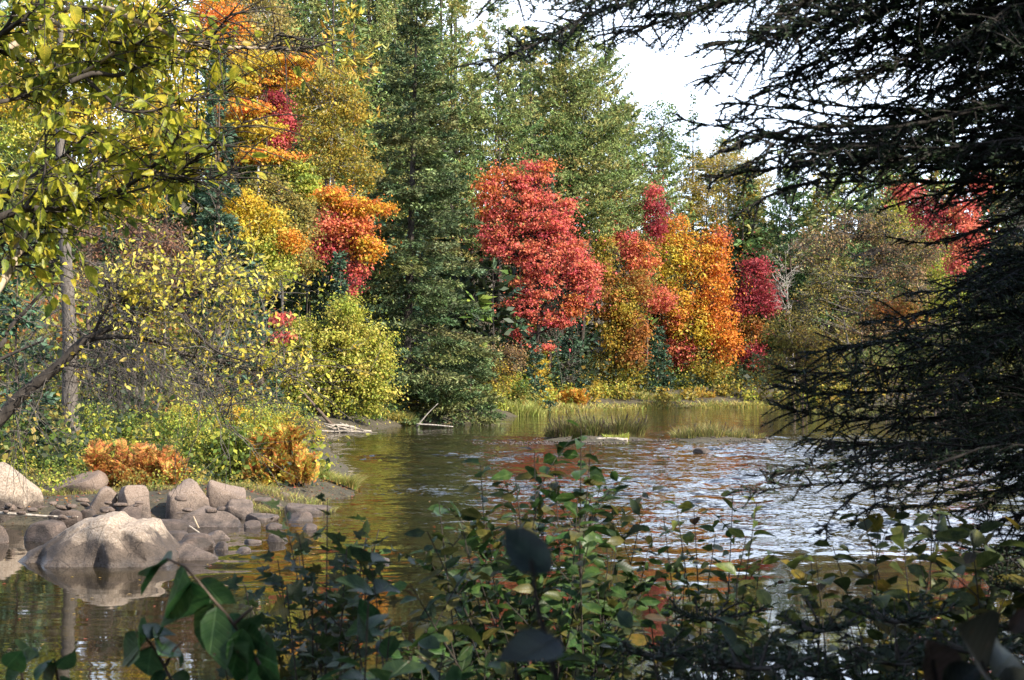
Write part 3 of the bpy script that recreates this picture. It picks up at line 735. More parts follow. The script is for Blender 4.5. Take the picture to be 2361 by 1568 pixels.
lobes_tree('shrub', 'dry tan shrub at the water right of the brown olive tree', 'shrub', [(2060, 725, 60, 35, RUST), (2020, 760, 45, 35, TAN), (2100, 740, 40, 30, RUST)], 72, TAN, 7020, .1, stems=4, twigs=6, trunk_r=.08)
bare_tree('bare_shrub', 'leafless pale grey small tree left of the brown olive tree', 1835, 112, 575, 60, B_dead, 22, 8, r0=.08, lean=-25, upward=.9, n3=2)
shrub('olive shrub thicket below the leafless pale tree', 'shrub', [(1810, 760, 55, 50), (1860, 800, 60, 55), (1790, 840, 45, 45), (1900, 850, 60, 50), (1950, 790, 50, 60)], 108, OLIV, 12150, .14, stems=4, twigs=3)
shrub('dull green thicket along the shaded right bank behind the near fir', 'shrub', [(2000, 850, 70, 60), (2090, 830, 70, 70), (2180, 820, 80, 80), (2280, 800, 80, 90), (2360, 780, 80, 90)], 100, [(.1, .13, .03), (.16, .16, .04), (.08, .1, .03)], 16200, .16, stems=5)
spruce('dark spruce on the skyline behind the thin scarlet maple', 2255, 150, 310, 75, DKGR, density=1.2)
spruce('second dark spruce on the skyline, farther right than the scarlet maple', 2340, 160, 290, 70, DKGR, density=1.1)
pine('broad dim pine behind the yellow green tree on the right', 2110, 140, 400, 100, PINE2, density=1.2)

# --- left half: birches, poplars and maples stacked up the hill
birch('slim yellow olive birch left of the broad soft pine', 'tree', [
    (760, 190, 60, 55), (800, 240, 50, 55), (730, 270, 55, 60), (790, 320, 50, 55), (750, 370, 55, 50), (840, 385, 50, 40), (820, 440, 45, 40), (700, 210, 35, 45)],
    113, OLYE, 17500, .17, base=765, bark=B_birch, trunk_r=.15, clump=.75)
lobes_tree('poplar_tree', 'pale olive poplar at the top left of the hill', 'tree', [(590, 40, 75, 60), (540, 10, 60, 60), (640, 80, 45, 60), (600, -40, 70, 60), (560, 110, 60, 50), (620, 150, 45, 40)], 128, [(.36, .29, .1), (.3, .25, .08), (.4, .3, .08)], 15525, .17, bark=B_birch, clump=.8)
maple('orange maple high on the left behind the near branch', 'tree', [(500, 30, 55, 45, ORAN), (540, 90, 50, 45, ORYE), (470, 90, 50, 45, ORYE)], 112, ORAN, 8100, .17)
maple('yellow and orange maple with level layers left of the slim birch', 'tree', [
    (600, 140, 65, 26, YELL), (690, 135, 50, 22, ORYE), (650, 180, 60, 24, ORYE), (560, 190, 55, 30, YELL), (560, 250, 60, 30, ORYE), (590, 290, 60, 32, YELL), (620, 360, 70, 20, ORYE), (660, 385, 50, 28, YGRN), (580, 350, 40, 28, YELL), (700, 425, 35, 40, YGRN)],
    100, YELL, 17500, .18, base=610, flat=.3, clump=.75, mixed=.4)
maple('narrow pink red maple between the layered yellow maple and the slim birch', 'tree', [(630, 240, 30, 34, CRIM), (650, 285, 30, 40, RED), (645, 325, 30, 25, RED), (620, 215, 16, 18, CRIM)], 104, [(.42, .035, .05), (.5, .05, .06), (.36, .03, .045)], 8100, .16, base=655, bark=B_birch)
maple('small red and orange maple left of the tallest spruce', 'tree', [
    (770, 460, 38, 30, ORYE), (760, 510, 40, 35, RED), (810, 480, 40, 25, ORYE), (870, 480, 45, 18, ORYE), (820, 530, 45, 40, REDOR), (845, 575, 38, 32, ORYE), (790, 560, 38, 30, RED), (750, 560, 30, 40, RED), (825, 630, 22, 25, RED), (815, 670, 16, 16, RED)],
    96, REDOR, 14000, .17, base=800, clump=.65)
fir('slim blue green fir in front of the small red and orange maple', 783, 90, 585, 48, FIRB, density=1.6)
birch('grey olive birch below the layered yellow maple', 'tree', [(640, 470, 60, 50), (690, 520, 50, 50), (600, 440, 40, 40), (680, 590, 50, 50)], 92, OLIV, 11475, .15, bark=B_grey, twigs=4)
fir('tall blue green fir left of the layered yellow maple', 505, 72, 105, 90, FIRB, density=1.4, zlow=.05)
fir('blue green fir half hidden under the yellow overhanging boughs', 590, 66, 585, 70, FIRB, density=1.4)
maple('yellow edged maple arching over the half hidden fir', 'tree', [(560, 470, 45, 40, YELL), (620, 510, 50, 35, YELL), (670, 560, 40, 30, ORYE), (600, 560, 50, 35, YGRN), (640, 620, 45, 40, YGRN), (550, 540, 40, 40, YELL)], 74, YELL, 12825, .12, clump=.6, base=600)
lobes_tree('willow_tree', 'bright yellow green willow bowing over the water left of the tallest spruce', 'tree', [
    (800, 720, 55, 45), (770, 790, 70, 50), (840, 790, 60, 50), (720, 850, 65, 50), (800, 860, 75, 50), (880, 840, 40, 40), (860, 900, 55, 40), (780, 925, 60, 35), (700, 910, 50, 45), (690, 780, 50, 50), (650, 850, 45, 55), (840, 945, 45, 22)],
    87, [(.34, .36, .05), (.42, .38, .06), (.24, .28, .04), (.5, .43, .09)], 27000, .14, base=760, bark=B_dark, stems=5, clump=.7, twigs=2)
maple('scarlet sapling with two small tufts in front of the willow', 'tree', [(650, 735, 28, 18), (655, 775, 28, 14)], 60, RED, 420, .13, base=645, trunk_r=.035, clump=.3)
shrub('reddish brown twiggy thicket behind the yellow overhanging boughs', 'shrub', [(300, 530, 80, 40), (230, 570, 60, 50), (380, 560, 60, 50), (340, 610, 70, 40), (220, 640, 50, 50), (420, 640, 60, 50)], 62, [(.2, .1, .06), (.26, .14, .08), (.16, .09, .06)], 11475, .09, bark=B_grey, stems=5, twigs=8)
lobes_tree('ash_tree', 'yellow green ash behind the near branch at the upper left', 'tree', [(60, 320, 80, 70, YGRN), (200, 280, 80, 70, YELL), (320, 360, 80, 70, YELL), (120, 430, 90, 60, YGRN), (300, 460, 70, 50, YELL), (400, 250, 70, 80, YELL), (30, 200, 80, 90, YELL), (230, 150, 90, 80, YGRN), (400, 120, 70, 80, YELL), (100, 60, 100, 80, YELL), (320, 20, 110, 70, YELL)], 82, YELL, 28350, .17, clump=.9, base=200)
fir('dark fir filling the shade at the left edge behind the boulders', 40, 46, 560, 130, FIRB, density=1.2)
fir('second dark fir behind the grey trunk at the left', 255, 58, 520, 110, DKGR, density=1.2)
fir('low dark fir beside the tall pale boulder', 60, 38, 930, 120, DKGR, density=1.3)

# --- the weathered conifer at the left with dead lower boughs
Yt = 51.0
bx, bzz = (166 - CX) / F * Yt, None
bzz = gz(bx, Yt)
root = thing('weathered_conifer', 'weathered grey conifer trunk with brushes of dead twigs, behind the boulders', 'tree', (bx, Yt, bzz))
wd = MB()
tr = spline([np.array([bx + .1, Yt, bzz - .3]), P(162, 960, Yt), P(160, 760, Yt), P(152, 600, Yt), P(140, 380, Yt), P(138, 200, Yt), P(140, 40, Yt)], 24)
tubes(wd, tr, np.interp(np.linspace(0, 1, 24), [0, .05, .3, 1], [.36, .29, .235, .09]), 12)
wd.build('trunk', B_grey, root, True)
tw, nd = MB(), MB()
def brush(x0, y0, x1, y1, n, spread, sag, rr=.012):
    a, b = P(x0, y0, Yt), P(x1, y1, Yt)
    q = rng.uniform(.12, 1, n)
    main = spline([a, (a + b) / 2 + np.array([0, rng.normal() * .3, sag * .35]), b + np.array([0, rng.normal() * .5, 0])], 8)
    tubes(tw, main, np.linspace(.035, .012, 8), 4)
    o = np.stack([np.interp(q, np.linspace(0, 1, 8), main[:, i]) for i in range(3)], 1)
    d = nrm((b - a) * .6 / np.linalg.norm(b - a) + rvec(n) * .75 + np.array([0, 0, -.25]))
    L = spread * rng.uniform(.3, 1, n)
    s = np.linspace(0, 1, 5)
    p = o[:, None] + d[:, None] * (L[:, None] * s)[..., None] + np.cumsum(rng.normal(size=(n, 5, 3)) * .03, 1)
    p[..., 2] -= L[:, None] * .32 * s ** 2
    tubes(tw, p, rr * (1.1 - s)[None] * np.ones((n, 1)), 3)
    i = np.repeat(np.arange(n), 5); qq = rng.integers(1, 5, len(i)); o2 = p[i, qq]; d2 = nrm(d[i] + rvec(len(i)) * .7); l2 = L[i] * rng.uniform(.15, .45, len(i))
    s = np.linspace(0, 1, 3); p2 = o2[:, None] + d2[:, None] * (l2[:, None] * s)[..., None]; p2[..., 2] -= l2[:, None] * .25 * s ** 2
    tubes(tw, p2, .006 * (1.2 - s)[None] * np.ones((len(i), 1)), 3)
for a in [(165, 720, 420, 800, 95, 1.3), (165, 760, 480, 900, 115, 1.4), (165, 800, 430, 930, 110, 1.3), (165, 830, 360, 960, 95, 1.2), (165, 690, 330, 740, 50, 1.0), (160, 640, 60, 730, 40, 1.0), (160, 700, 40, 800, 45, 1.0), (165, 870, 300, 950, 60, 1.0),
          (165, 760, 540, 960, 90, 1.3), (150, 590, 260, 640, 40, .9), (145, 300, 260, 360, 40, .9), (145, 420, 250, 470, 35, .9), (160, 820, 70, 900, 35, .9), (165, 800, 600, 900, 80, 1.2)]:
    brush(*a, sag=.4)
tag(tw.build('dead_twigs', B_grey, root), kind='stuff')

# --- shrubs down at the far water line
sh = lambda lab, lobes, Y, pal, n, leaf=.12, **k: shrub(lab, 'shrub', lobes, Y, pal, n, leaf, stems=k.pop('stems', 4), trunk_r=.05, clump=k.pop('clump', .5), **k)
sh('small golden yellow bush at the water left of the tall bank grass', [(1015, 945, 30, 20), (1035, 958, 22, 18), (1000, 960, 18, 14)], 98, [(.62, .4, .025), (.55, .42, .04)], 3105, .12)
sh('olive bush at the foot of the dark spruce beside the willow', [(930, 925, 35, 30), (970, 940, 30, 25), (900, 950, 30, 22), (950, 900, 25, 25)], 92, YGRN, 5670)
sh('sparse tan and yellow bush under the low spruce boughs', [(1150, 870, 40, 45, OLYE), (1120, 830, 35, 40, TAN), (1180, 830, 35, 40, TAN), (1130, 910, 40, 28, YGRN)], 97, OLYE, 7020, .11, twigs=4)
sh('slim yellow sapling left of the bare twig tangle', [(1245, 840, 18, 40), (1240, 890, 22, 30)], 99, YELL, 2025)
sh('green yellow bush right of the golden bush', [(1090, 935, 35, 25), (1140, 930, 30, 22), (1060, 950, 25, 18)], 99, YGRN, 4455)
sh('pale yellow bush behind the orange ferns', [(1370, 900, 45, 28), (1330, 885, 30, 25), (1300, 880, 25, 25)], 112, OLYE, 4860)
sh('yellow green bush between the orange ferns and the golden ferns', [(1420, 905, 40, 28), (1460, 890, 40, 35), (1490, 915, 40, 22), (1440, 860, 30, 30)], 118, YGRN, 5940, .14)
sh('low green bush beside the small blue green fir', [(1540, 905, 40, 28), (1570, 890, 30, 28)], 122, GREEN + YGRN, 3510, .14)
sh('grey green bush at the foot of the crimson maple', [(1690, 895, 40, 28), (1730, 900, 40, 26), (1660, 880, 30, 30)], 132, GREEN + YGRN, 4590, .14)
sh('yellow bush at the right tip of the sunny bank', [(1765, 915, 28, 20), (1740, 925, 30, 14)], 136, YELL + YGRN, 2295, .14)
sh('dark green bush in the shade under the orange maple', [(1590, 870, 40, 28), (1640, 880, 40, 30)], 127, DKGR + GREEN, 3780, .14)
sh('mixed yellow and green bush under the spruce right of the olive bush', [(1000, 905, 35, 30), (1050, 910, 30, 25), (1090, 890, 30, 30)], 95, GREEN + OLYE, 4590)
sh('olive bush above the driftwood pile', [(870, 960, 35, 18), (910, 965, 30, 14), (830, 965, 30, 12)], 89, OLYE, 2970, .1)

sh('tall yellow green bush between the low spruce and the bank grass', [(1175, 885, 30, 40, YGRN), (1150, 905, 30, 30, YGRN), (1200, 900, 25, 30, GREEN)], 103, YGRN, 4200)
sh('green shrub closing the gap under the rusty olive maple', [(1385, 850, 32, 45, OLIV), (1415, 860, 30, 40, OLYE), (1355, 850, 28, 45, GREEN)], 115, OLIV, 4600, .14)
sh('yellow shrub closing the gap left of the small blue green fir', [(1465, 875, 28, 40, OLYE), (1445, 895, 25, 30, YGRN)], 119, OLYE, 3200, .14)
sh('dim green shrub right of the small blue green fir', [(1565, 880, 32, 40, GREEN), (1595, 900, 30, 28, YGRN)], 125, GREEN, 3200, .14)
sh('olive shrub under the boughs of the crimson maple', [(1715, 870, 35, 40, OLIV), (1750, 880, 28, 38, OLYE)], 135, OLIV, 3200, .14)
sh('yellow olive shrub under the right boughs of the orange maple', [(1660, 855, 35, 40, OLYE), (1630, 885, 30, 30, YGRN)], 130, OLYE, 3200, .14)
sh('russet shrub left of the orange ferns on the far bank', [(1235, 900, 25, 28, RUST), (1255, 915, 18, 20, OLYE)], 108, RUST, 2200, .14)
sh('dark green shrub behind the slim yellow sapling', [(1280, 850, 35, 50, GREEN), (1330, 860, 30, 45, DKGR), (1210, 850, 28, 45, GREEN)], 106, GREEN, 4600, .14)
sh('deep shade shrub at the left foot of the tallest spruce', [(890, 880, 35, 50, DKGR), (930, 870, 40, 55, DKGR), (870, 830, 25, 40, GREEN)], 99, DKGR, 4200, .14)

# --- undergrowth that fills the bank behind the shrubs
ug = MB()
def bushes(n, Y0, Y1, X0, X1, dmin, dmax, r0, r1, dens, leaf, pals):
    Y = rng.uniform(Y0, Y1, n); X = rng.uniform(X0, X1, n) * Y
    d = river_sd(X, Y); z = ground(X, Y)
    for i in np.nonzero((d > dmin) & (d < dmax))[0]:
        r = rng.uniform(r0, r1)
        leaf_cloud(ug, np.array([X[i], Y[i], z[i] + r * .45]), np.array([r, r, r * .8]), int(dens * r), leaf, pals[rng.integers(len(pals))])
bushes(360, 86, 175, -.38, .42, .4, 26, .8, 2.0, 90, .27, [GREEN, OLIV, YGRN, DKGR, OLYE])
bushes(340, 95, 175, -.2, .25, 4, 50, 1.5, 3.4, 70, .4, [GREEN, OLIV, DKGR, DKGR, OLYE, RUST])
bushes(250, 36, 90, -.40, -.03, 1.2, 40, .5, 1.5, 190, .145, [GREEN, DKGR, YGRN, DKGR, OLIV])
bushes(230, 33, 44, -.36, -.09, .9, 9, .18, .5, 300, .065, [GREEN, YGRN, DKGR, OLIV])
bushes(240, 60, 120, -.44, -.2, 8, 90, 1.5, 3.4, 90, .3, [OLIV, DKGR, YGRN, RUST, GREEN])
bushes(300, 128, 172, -.02, .26, .2, 5, .7, 1.5, 130, .26, [YGRN, OLYE, GREEN, OLIV])
tag(ug.build('undergrowth', M_leaf), 'tangled undergrowth between the trunks along both banks', 'undergrowth', kind='stuff')
# ================================================================== ROCKS, FERNS, GRASS, DRIFTWOOD
import bmesh
from mathutils import noise as mn
def ico(sub):
    bm = bmesh.new(); bmesh.ops.create_icosphere(bm, subdivisions=sub, radius=1)
    V = np.array([v.co[:] for v in bm.verts]); T = np.array([[v.index for v in f.verts] for f in bm.faces]); bm.free()
    return V, T
ICO = {k: ico(k) for k in (1, 2, 3, 4, 5)}
def rock_shape(half, seed, sub=3, cuts=9, rough=.07, block=.65, top=None):
    r = np.random.default_rng(seed)
    V, T = ICO[sub]; V = V.copy()
    V = np.sign(V) * np.abs(V) ** block; V /= np.abs(V).max()
    for k in range(cuts):
        nv = nrm(r.normal(size=3)); d = r.uniform(.58, .84)
        e = V @ nv - d; V -= np.where(e > 0, e, 0)[:, None] * nv * .97
    if top is not None:
        nv = nrm(np.asarray(top[:3], float)); e = V @ nv - top[3]; V -= np.where(e > 0, e, 0)[:, None] * nv * .95
    V[:, 0] /= np.abs(V[:, 0]).max(); V[:, 1] /= np.abs(V[:, 1]).max(); V[:, 2] /= V[:, 2].max()
    V = V * np.asarray(half)
    s = 1.7 / max(half)
    D = np.array([mn.fractal(Vector(v * s + seed * 3.1), 1.0, 2.1, 5) for v in V])
    V = V + nrm(V) * (D * rough * np.mean(half))[:, None]
    return V, T
def rock(label, x0, x1, yt, yb, z=0.0, mat=None, seed=1, sub=3, cuts=9, rough=.08, deep=.75, block=.65, top=None, rot=None, group=None, name='rock', cat='rock'):
    Y = F * (H - z) / (yb - HY); px = Y / F
    cx = ((x0 + x1) / 2 - CX) * px; w = (x1 - x0) * px / 2; h = (yb - yt) * px
    dp = max(w * deep, h * .5)
    V, T = rock_shape((w, dp, h), seed, sub, cuts, rough, block, top)
    if rot is None: rot = np.random.default_rng(seed).uniform(-.25, .25)
    c, s = math.cos(rot), math.sin(rot)
    V = np.stack([V[:, 0] * c - V[:, 1] * s, V[:, 0] * s + V[:, 1] * c, V[:, 2]], 1)
    loc = np.array([cx, Y + dp * .9, z - .02])
    V[:, 2] = np.where(V[:, 2] < 0, V[:, 2] * .5, V[:, 2])
    o = MB().add(V, None, T).build(name, mat or R_brown, smooth=sub < 4)
    o.location = loc
    return tag(o, label, cat, group)

# the biggest boulder, by its profile
px = F * H / (1306 - HY) / F; Yb = F * px
xs = np.array([2, 14, 40, 60, 100, 160, 200, 218, 245, 258, 270, 310, 328, 345, 365, 386, 398]); hs = np.array([-14, 4, 20, 38, 64, 92, 106, 112, 116, 110, 101, 98, 92, 66, 40, 24, -14])
nu, nv = 150, 84
u = np.linspace(2, 398, nu); v = np.linspace(0, 1, nv)
U, VV = np.meshgrid(u, v)
hp = np.interp(U + 7 * np.sin(VV * 5 + .4) , xs, hs)
front = np.clip(VV / .36, 0, 1); s_f = 1 - (1 - front) ** 2.1
s_b = 1 - np.clip((VV - .55) / .45, 0, 1) ** 2.2
X = (U - CX) * px; Yg = Yb - .22 + VV * 2.1 + .28 * ((U - 255) / 200) ** 2 - .16 * np.exp(-((U - 258) / 26) ** 2) * (1 - front)
Z = (hp * px) * s_f * s_b - .14 * (1 - s_f) - .2 * (1 - s_b)
cave = np.exp(-((U - 238 + 40 * VV) / 22) ** 2) * np.exp(-((VV - .02) / .06) ** 2)
Yg += .2 * cave; Z -= .03 * cave
face = np.exp(-((U - 68) / 22) ** 2) * np.exp(-((VV - .1) / .09) ** 2); Z -= .16 * face; Yg += .12 * face
ledge = np.exp(-((VV - .27 - .03 * np.sin(U / 30)) / .025) ** 2) * np.clip((U - 120) / 60, 0, 1) * np.clip((330 - U) / 30, 0, 1); Z -= .045 * ledge
V, Q = gridmesh(X, Yg, Z)
Dn = np.array([mn.fractal(Vector(q * 1.6), 1.0, 2.1, 6) for q in V])
Dm = np.array([mn.ridged_multi_fractal(Vector(q * 2.3 + 7), 1.0, 2.0, 4, 1, 2) for q in V])
Dv = np.array([mn.voronoi(Vector(q * 1.5))[0][0] for q in V])
Dl = np.array([mn.fractal(Vector(q * .9 + 3), 1.0, 2.0, 3) for q in V])
V[:, 2] += Dn * .06 - (Dm - 1) * .02; V[:, 1] += Dn * .09 + Dl * .14 + (Dv - .45) * .22 * np.clip(1 - VV.ravel() * 1.6, 0, 1); V[:, 2] -= (Dv - .45) * .13 * (V[:, 2] > .1)
tag(MB().add(V, Q).build('boulder', R_pale, smooth=False), 'largest pale topped boulder standing in the shallows, brown below', 'boulder')

rock('tall pale boulder cut by the left edge of the picture', -75, 76, 1067, 1194, .12, R_pale, 41, 4, 7, .05, .7, .8, top=(.5, 0, 1, .82), name='boulder', cat='boulder')
rock('low mossy boulder behind, left of the orange ferns', 100, 235, 1086, 1150, .3, R_brown, 5, 4, 8, .08, .9, .7, top=(-.35, -.2, 1, .62), name='boulder', cat='boulder')
rock('wedge shaped dark boulder left of the upright stone', 168, 266, 1122, 1188, .14, R_grey, 12, 4, 5, .1, .75, .46, top=(-.9, -.3, .8, .5))
rock('upright squared stone with a dark left face', 270, 337, 1117, 1190, .13, R_grey, 23, 4, 5, .1, .75, .46, rot=.5)
rock('squared pale topped block below the right end of the orange ferns', 372, 480, 1104, 1184, .14, R_grey, 31, 4, 5, .1, .75, .46, top=(-.15, -.25, 1, .7), rot=.45, name='boulder', cat='boulder')
rock('broad block beside the squared pale topped block, grass in front', 470, 562, 1108, 1170, .2, R_grey, 37, 4, 5, .1, .75, .46, top=(.3, -.2, 1, .72))
rock('small round cobble touching the upright stone', 268, 328, 1160, 1195, .12, R_brown, 44, 3, 5, .05)
rock('smaller round cobble left of the one touching the upright stone', 178, 218, 1172, 1198, .11, R_brown, 45, 3, 5, .05)
rock('low cobble beside the foot of the tall pale boulder', 104, 182, 1173, 1202, .11, R_brown, 46, 3, 6, .06)
rock('flat dark cobble at the foot of the tall pale boulder', 60, 130, 1165, 1185, .16, R_brown, 47, 3, 6, .06)
rock('dark smooth rock in the water left of the largest boulder', 45, 158, 1202, 1250, 0, R_brown, 51, 4, 6, .06, .8, .8)
rock('flat wet rock reaching the left edge of the water', -40, 14, 1210, 1254, 0, R_brown, 52, 3, 6, .06)
rock('long flat ledge below the squared block', 404, 548, 1170, 1214, .02, R_grey, 61, 4, 8, .06, .7, .5, top=(-.1, -.4, 1, .72))
rock('rough ledge right of the long flat ledge', 498, 578, 1152, 1192, .05, R_grey, 62, 4, 8, .07, .8, .5, top=(.2, -.3, 1, .7))
rock('pale low rock at the end of the ledges under the fern tip', 566, 660, 1148, 1176, .03, R_grey, 63, 4, 8, .07, .8, .6)
rock('angular pale stone under the golden fern frond', 592, 634, 1126, 1152, .12, R_grey, 64, 3, 8, .05)
rock('low stone right of the angular pale stone', 622, 668, 1134, 1158, .06, R_grey, 65, 3, 8, .05)
rock('dark rock in the water behind the largest boulder', 330, 440, 1198, 1234, 0, R_brown, 66, 3, 7, .06)
rock('brown rock hidden partly by the right shoulder of the largest boulder', 358, 450, 1224, 1256, 0, R_brown, 67, 3, 6, .05)
rock('dark rock with two dry sticks on it', 412, 500, 1228, 1262, 0, R_brown, 68, 3, 7, .06)
rock('flat pale rock at the right foot of the largest boulder', 380, 498, 1256, 1292, 0, R_grey, 69, 4, 5, .05, .8, .8)
rock('brown slab just behind the flat pale rock', 372, 486, 1238, 1274, 0, R_brown, 70, 3, 6, .05)
rock('rounded pink grey rock alone in the shallows', 452, 534, 1222, 1244, 0, R_grey, 71, 3, 6, .05, .6, .6)
rock('egg shaped pale cobble farthest out in front', 534, 577, 1259, 1275, 0, R_grey, 72, 3, 3, .03)
rock('dark blue cobble left of the egg shaped cobble', 490, 524, 1247, 1268, 0, R_brown, 73, 3, 4, .04)
rock('thin flat stone in the shallows beyond the egg shaped cobble', 560, 602, 1241, 1253, 0, R_grey, 74, 3, 5, .05)
rock('flat stone behind the stems of the near maple shrub', 612, 662, 1230, 1250, 0, R_grey, 75, 3, 5, .05)
rock('pointed stone in the shallows right of the long flat ledge', 560, 600, 1198, 1218, 0, R_brown, 76, 3, 8, .05)
rock('pale flat slab in the shallows below the low rocks', 560, 640, 1184, 1204, 0, R_grey, 77, 3, 6, .05)
rock('long pale slab at the outer tip of the rocks', 650, 780, 1160, 1184, 0, R_grey, 78, 4, 7, .05, .6, .6, top=(.2, -.3, 1, .6))
rock('brown stone against the near side of the long pale slab', 660, 720, 1178, 1202, 0, R_brown, 79, 3, 6, .05)
rock('small wet stone below the long pale slab', 690, 730, 1206, 1222, 0, R_brown, 80, 3, 6, .05)
rock('low stone left of the small wet stone', 610, 668, 1204, 1220, 0, R_brown, 81, 3, 6, .05)
rock('dark stone awash right of the pebble bar tip', 1600, 1648, 1032, 1046, 0, R_brown, 82, 3, 6, .06)
rock('pale stone breaking the riffle left of the central bush', 868, 898, 1284, 1294, 0, R_grey, 83, 2, 5, .05)
# loose stones between the rocks: too many to count
st = MB()
for i in range(80):
    xx, yy = rng.uniform(0, 640), rng.uniform(1150, 1215)
    if rng.random() < .4: xx, yy = rng.uniform(380, 800), rng.uniform(1170, 1245)
    z = max(gz(*W(xx, yy, .05)), -.08)
    px_, py_ = W(xx, yy, max(z, 0)); r = rng.uniform(.04, .12)
    V, T = rock_shape((r * rng.uniform(.8, 1.5), r, r * .5), 200 + i, 2, 5, .06)
    st.add(V + [px_, py_, z + .01], None, T)
tag(st.build('stones', R_brown, smooth=True), 'loose stones and cobbles lying between the boulders', 'stones', kind='stuff')

# --- ferns: every frond a part
def frond_mesh(pal, n=13, seed=0):
    r = np.random.default_rng(seed)
    mb = MB(); s = np.linspace(0, 1, 8)
    rach = np.stack([s, 0 * s, .55 * s - .62 * s ** 2.3], 1)
    tubes(mb, rach, .012 * (1.1 - s), 3, (.25, .13, .05))
    q = np.repeat(np.linspace(.12, .98, n), 2); sg = np.tile([1., -1.], n)
    pos = np.stack([np.interp(q, s, rach[:, k]) for k in range(3)], 1)
    ax = np.stack([np.full(2 * n, .45), sg, r.uniform(-.35, .25, 2 * n)], 1)
    L = .38 * np.sin(np.clip(q, .05, .97) * PI * .93 + .2) ** .8 * r.uniform(.7, 1.15, 2 * n)
    c = pick(pal, 2 * n, .22)
    leafquads(mb, pos, ax, nrm(np.array([[0, 0, 1.]]) + r.normal(size=(2 * n, 3)) * .35), L * .72, L * .15, c)
    leafquads(mb, pos + nrm(ax) * L[:, None] * .35, ax + np.array([.8, 0, 0]), nrm(np.array([[0, 0, 1.]]) + r.normal(size=(2 * n, 3)) * .5), L * .5, L * .13, c)
    return mb.data('frond', M_leaf)
def fern(label, spots, pal, Y, size, n, cat='fern', group=None, nvar=6):
    px = Y / F
    c = np.mean([s[0] for s in spots]); bx = (c - CX) * px; bz = gz(bx, Y)
    root = thing('fern_patch', label, cat, (bx, Y, bz), group)
    var = [frond_mesh(pal, 24, 90 + k) for k in range(nvar)]
    for k in range(n):
        sx_, sy_, w_, h_ = spots[rng.integers(len(spots))]
        a = rng.uniform(0, 2 * PI); rr = math.sqrt(rng.random())
        px0 = (sx_ + w_ * rr * math.cos(a) - CX) * px; dy = w_ * px * .8 * rr * math.sin(a)
        z0 = H + (HY - (sy_ + rng.uniform(0, 1) * h_)) * px
        M = Matrix.Translation((px0, Y + dy, z0)) @ Matrix.Rotation(rng.uniform(0, 2 * PI), 4, 'Z') @ Matrix.Rotation(-rng.uniform(.55, 1.4), 4, 'Y') @ Matrix.Rotation(rng.normal() * .5, 4, 'X') @ Matrix.Scale(size * rng.uniform(.65, 1.15), 4)
        place('frond', var[rng.integers(nvar)], M, root)
    return root
FERN = [(.55, .22, .07), (.6, .28, .08), (.48, .17, .06), (.62, .37, .1)]
fern('burnt orange fern patch above the upright stone', [(245, 1090, 30, 50), (300, 1065, 45, 70), (350, 1070, 45, 70), (395, 1085, 30, 55), (320, 1095, 60, 45), (225, 1070, 12, 50)], FERN + [(.3, .3, .06)], 34.3, .6, 290)
fern('golden and orange fern patch at the tip of the rocky point', [(600, 1085, 30, 40), (640, 1060, 40, 60), (680, 1075, 35, 50), (620, 1035, 30, 40), (665, 1020, 25, 40), (705, 1095, 20, 30)], [(.55, .33, .05), (.5, .22, .05), (.45, .15, .04), (.5, .42, .08), (.35, .34, .07)], 36.9, .56, 290)
fern('small golden fern drooping over the pale stone below the fern tip', [(604, 1128, 8, 14)], [(.6, .42, .07), (.58, .36, .05)], 36.5, .34, 12)
fern('orange fern patch at the far water edge right of the tall grass', [(1285, 918, 26, 22), (1320, 915, 24, 22), (1340, 925, 12, 14), (1270, 930, 10, 12)], [(.55, .26, .04), (.5, .19, .04), (.58, .33, .05)], 144, 1.15, 110, nvar=4)
fern('golden fern patch at the far water edge left of the last yellow bush', [(1590, 915, 18, 18), (1620, 915, 20, 20), (1640, 922, 10, 12)], [(.55, .36, .06), (.5, .3, .06), (.42, .34, .08)], 160, 1.15, 90, nvar=4)

# --- shrubs of the rocky point
shp = lambda lab, lobes, Y, pal, n, leaf=.055, **k: shrub(lab, 'shrub', lobes, Y, pal, n, leaf, stems=k.pop('stems', 5), trunk_r=.03, clump=k.pop('clump', .3), **k)
shp('leafy green bush between the two fern patches on the point', [(450, 1010, 45, 40), (510, 1030, 50, 45), (480, 1075, 45, 35), (540, 1075, 40, 40), (555, 1010, 40, 40)], 37.4, GREEN + YGRN, 11000, twigs=2)
shp('yellow green bush behind the leafy green bush on the point', [(430, 960, 45, 35), (520, 960, 55, 40), (600, 970, 45, 40), (650, 1000, 35, 35)], 39.8, YGRN + YELL, 9500, twigs=2)
shp('green bush behind the orange ferns, under the dead twigs', [(330, 990, 50, 40), (260, 1000, 50, 40), (390, 985, 45, 40), (220, 960, 40, 40)], 38.5, GREEN + YGRN, 7500)
shp('dark green bush at the left behind the tall pale boulder', [(40, 1040, 60, 50), (120, 1060, 60, 45), (100, 1010, 60, 40), (180, 1030, 40, 45), (10, 990, 50, 45)], 40, DKGR + GREEN, 8500)
shp('airy yellow shrub leaning from the point over the inlet', [(700, 985, 35, 25), (660, 960, 35, 30), (730, 1010, 25, 20)], 45, YGRN + YELL, 2000, twigs=5)

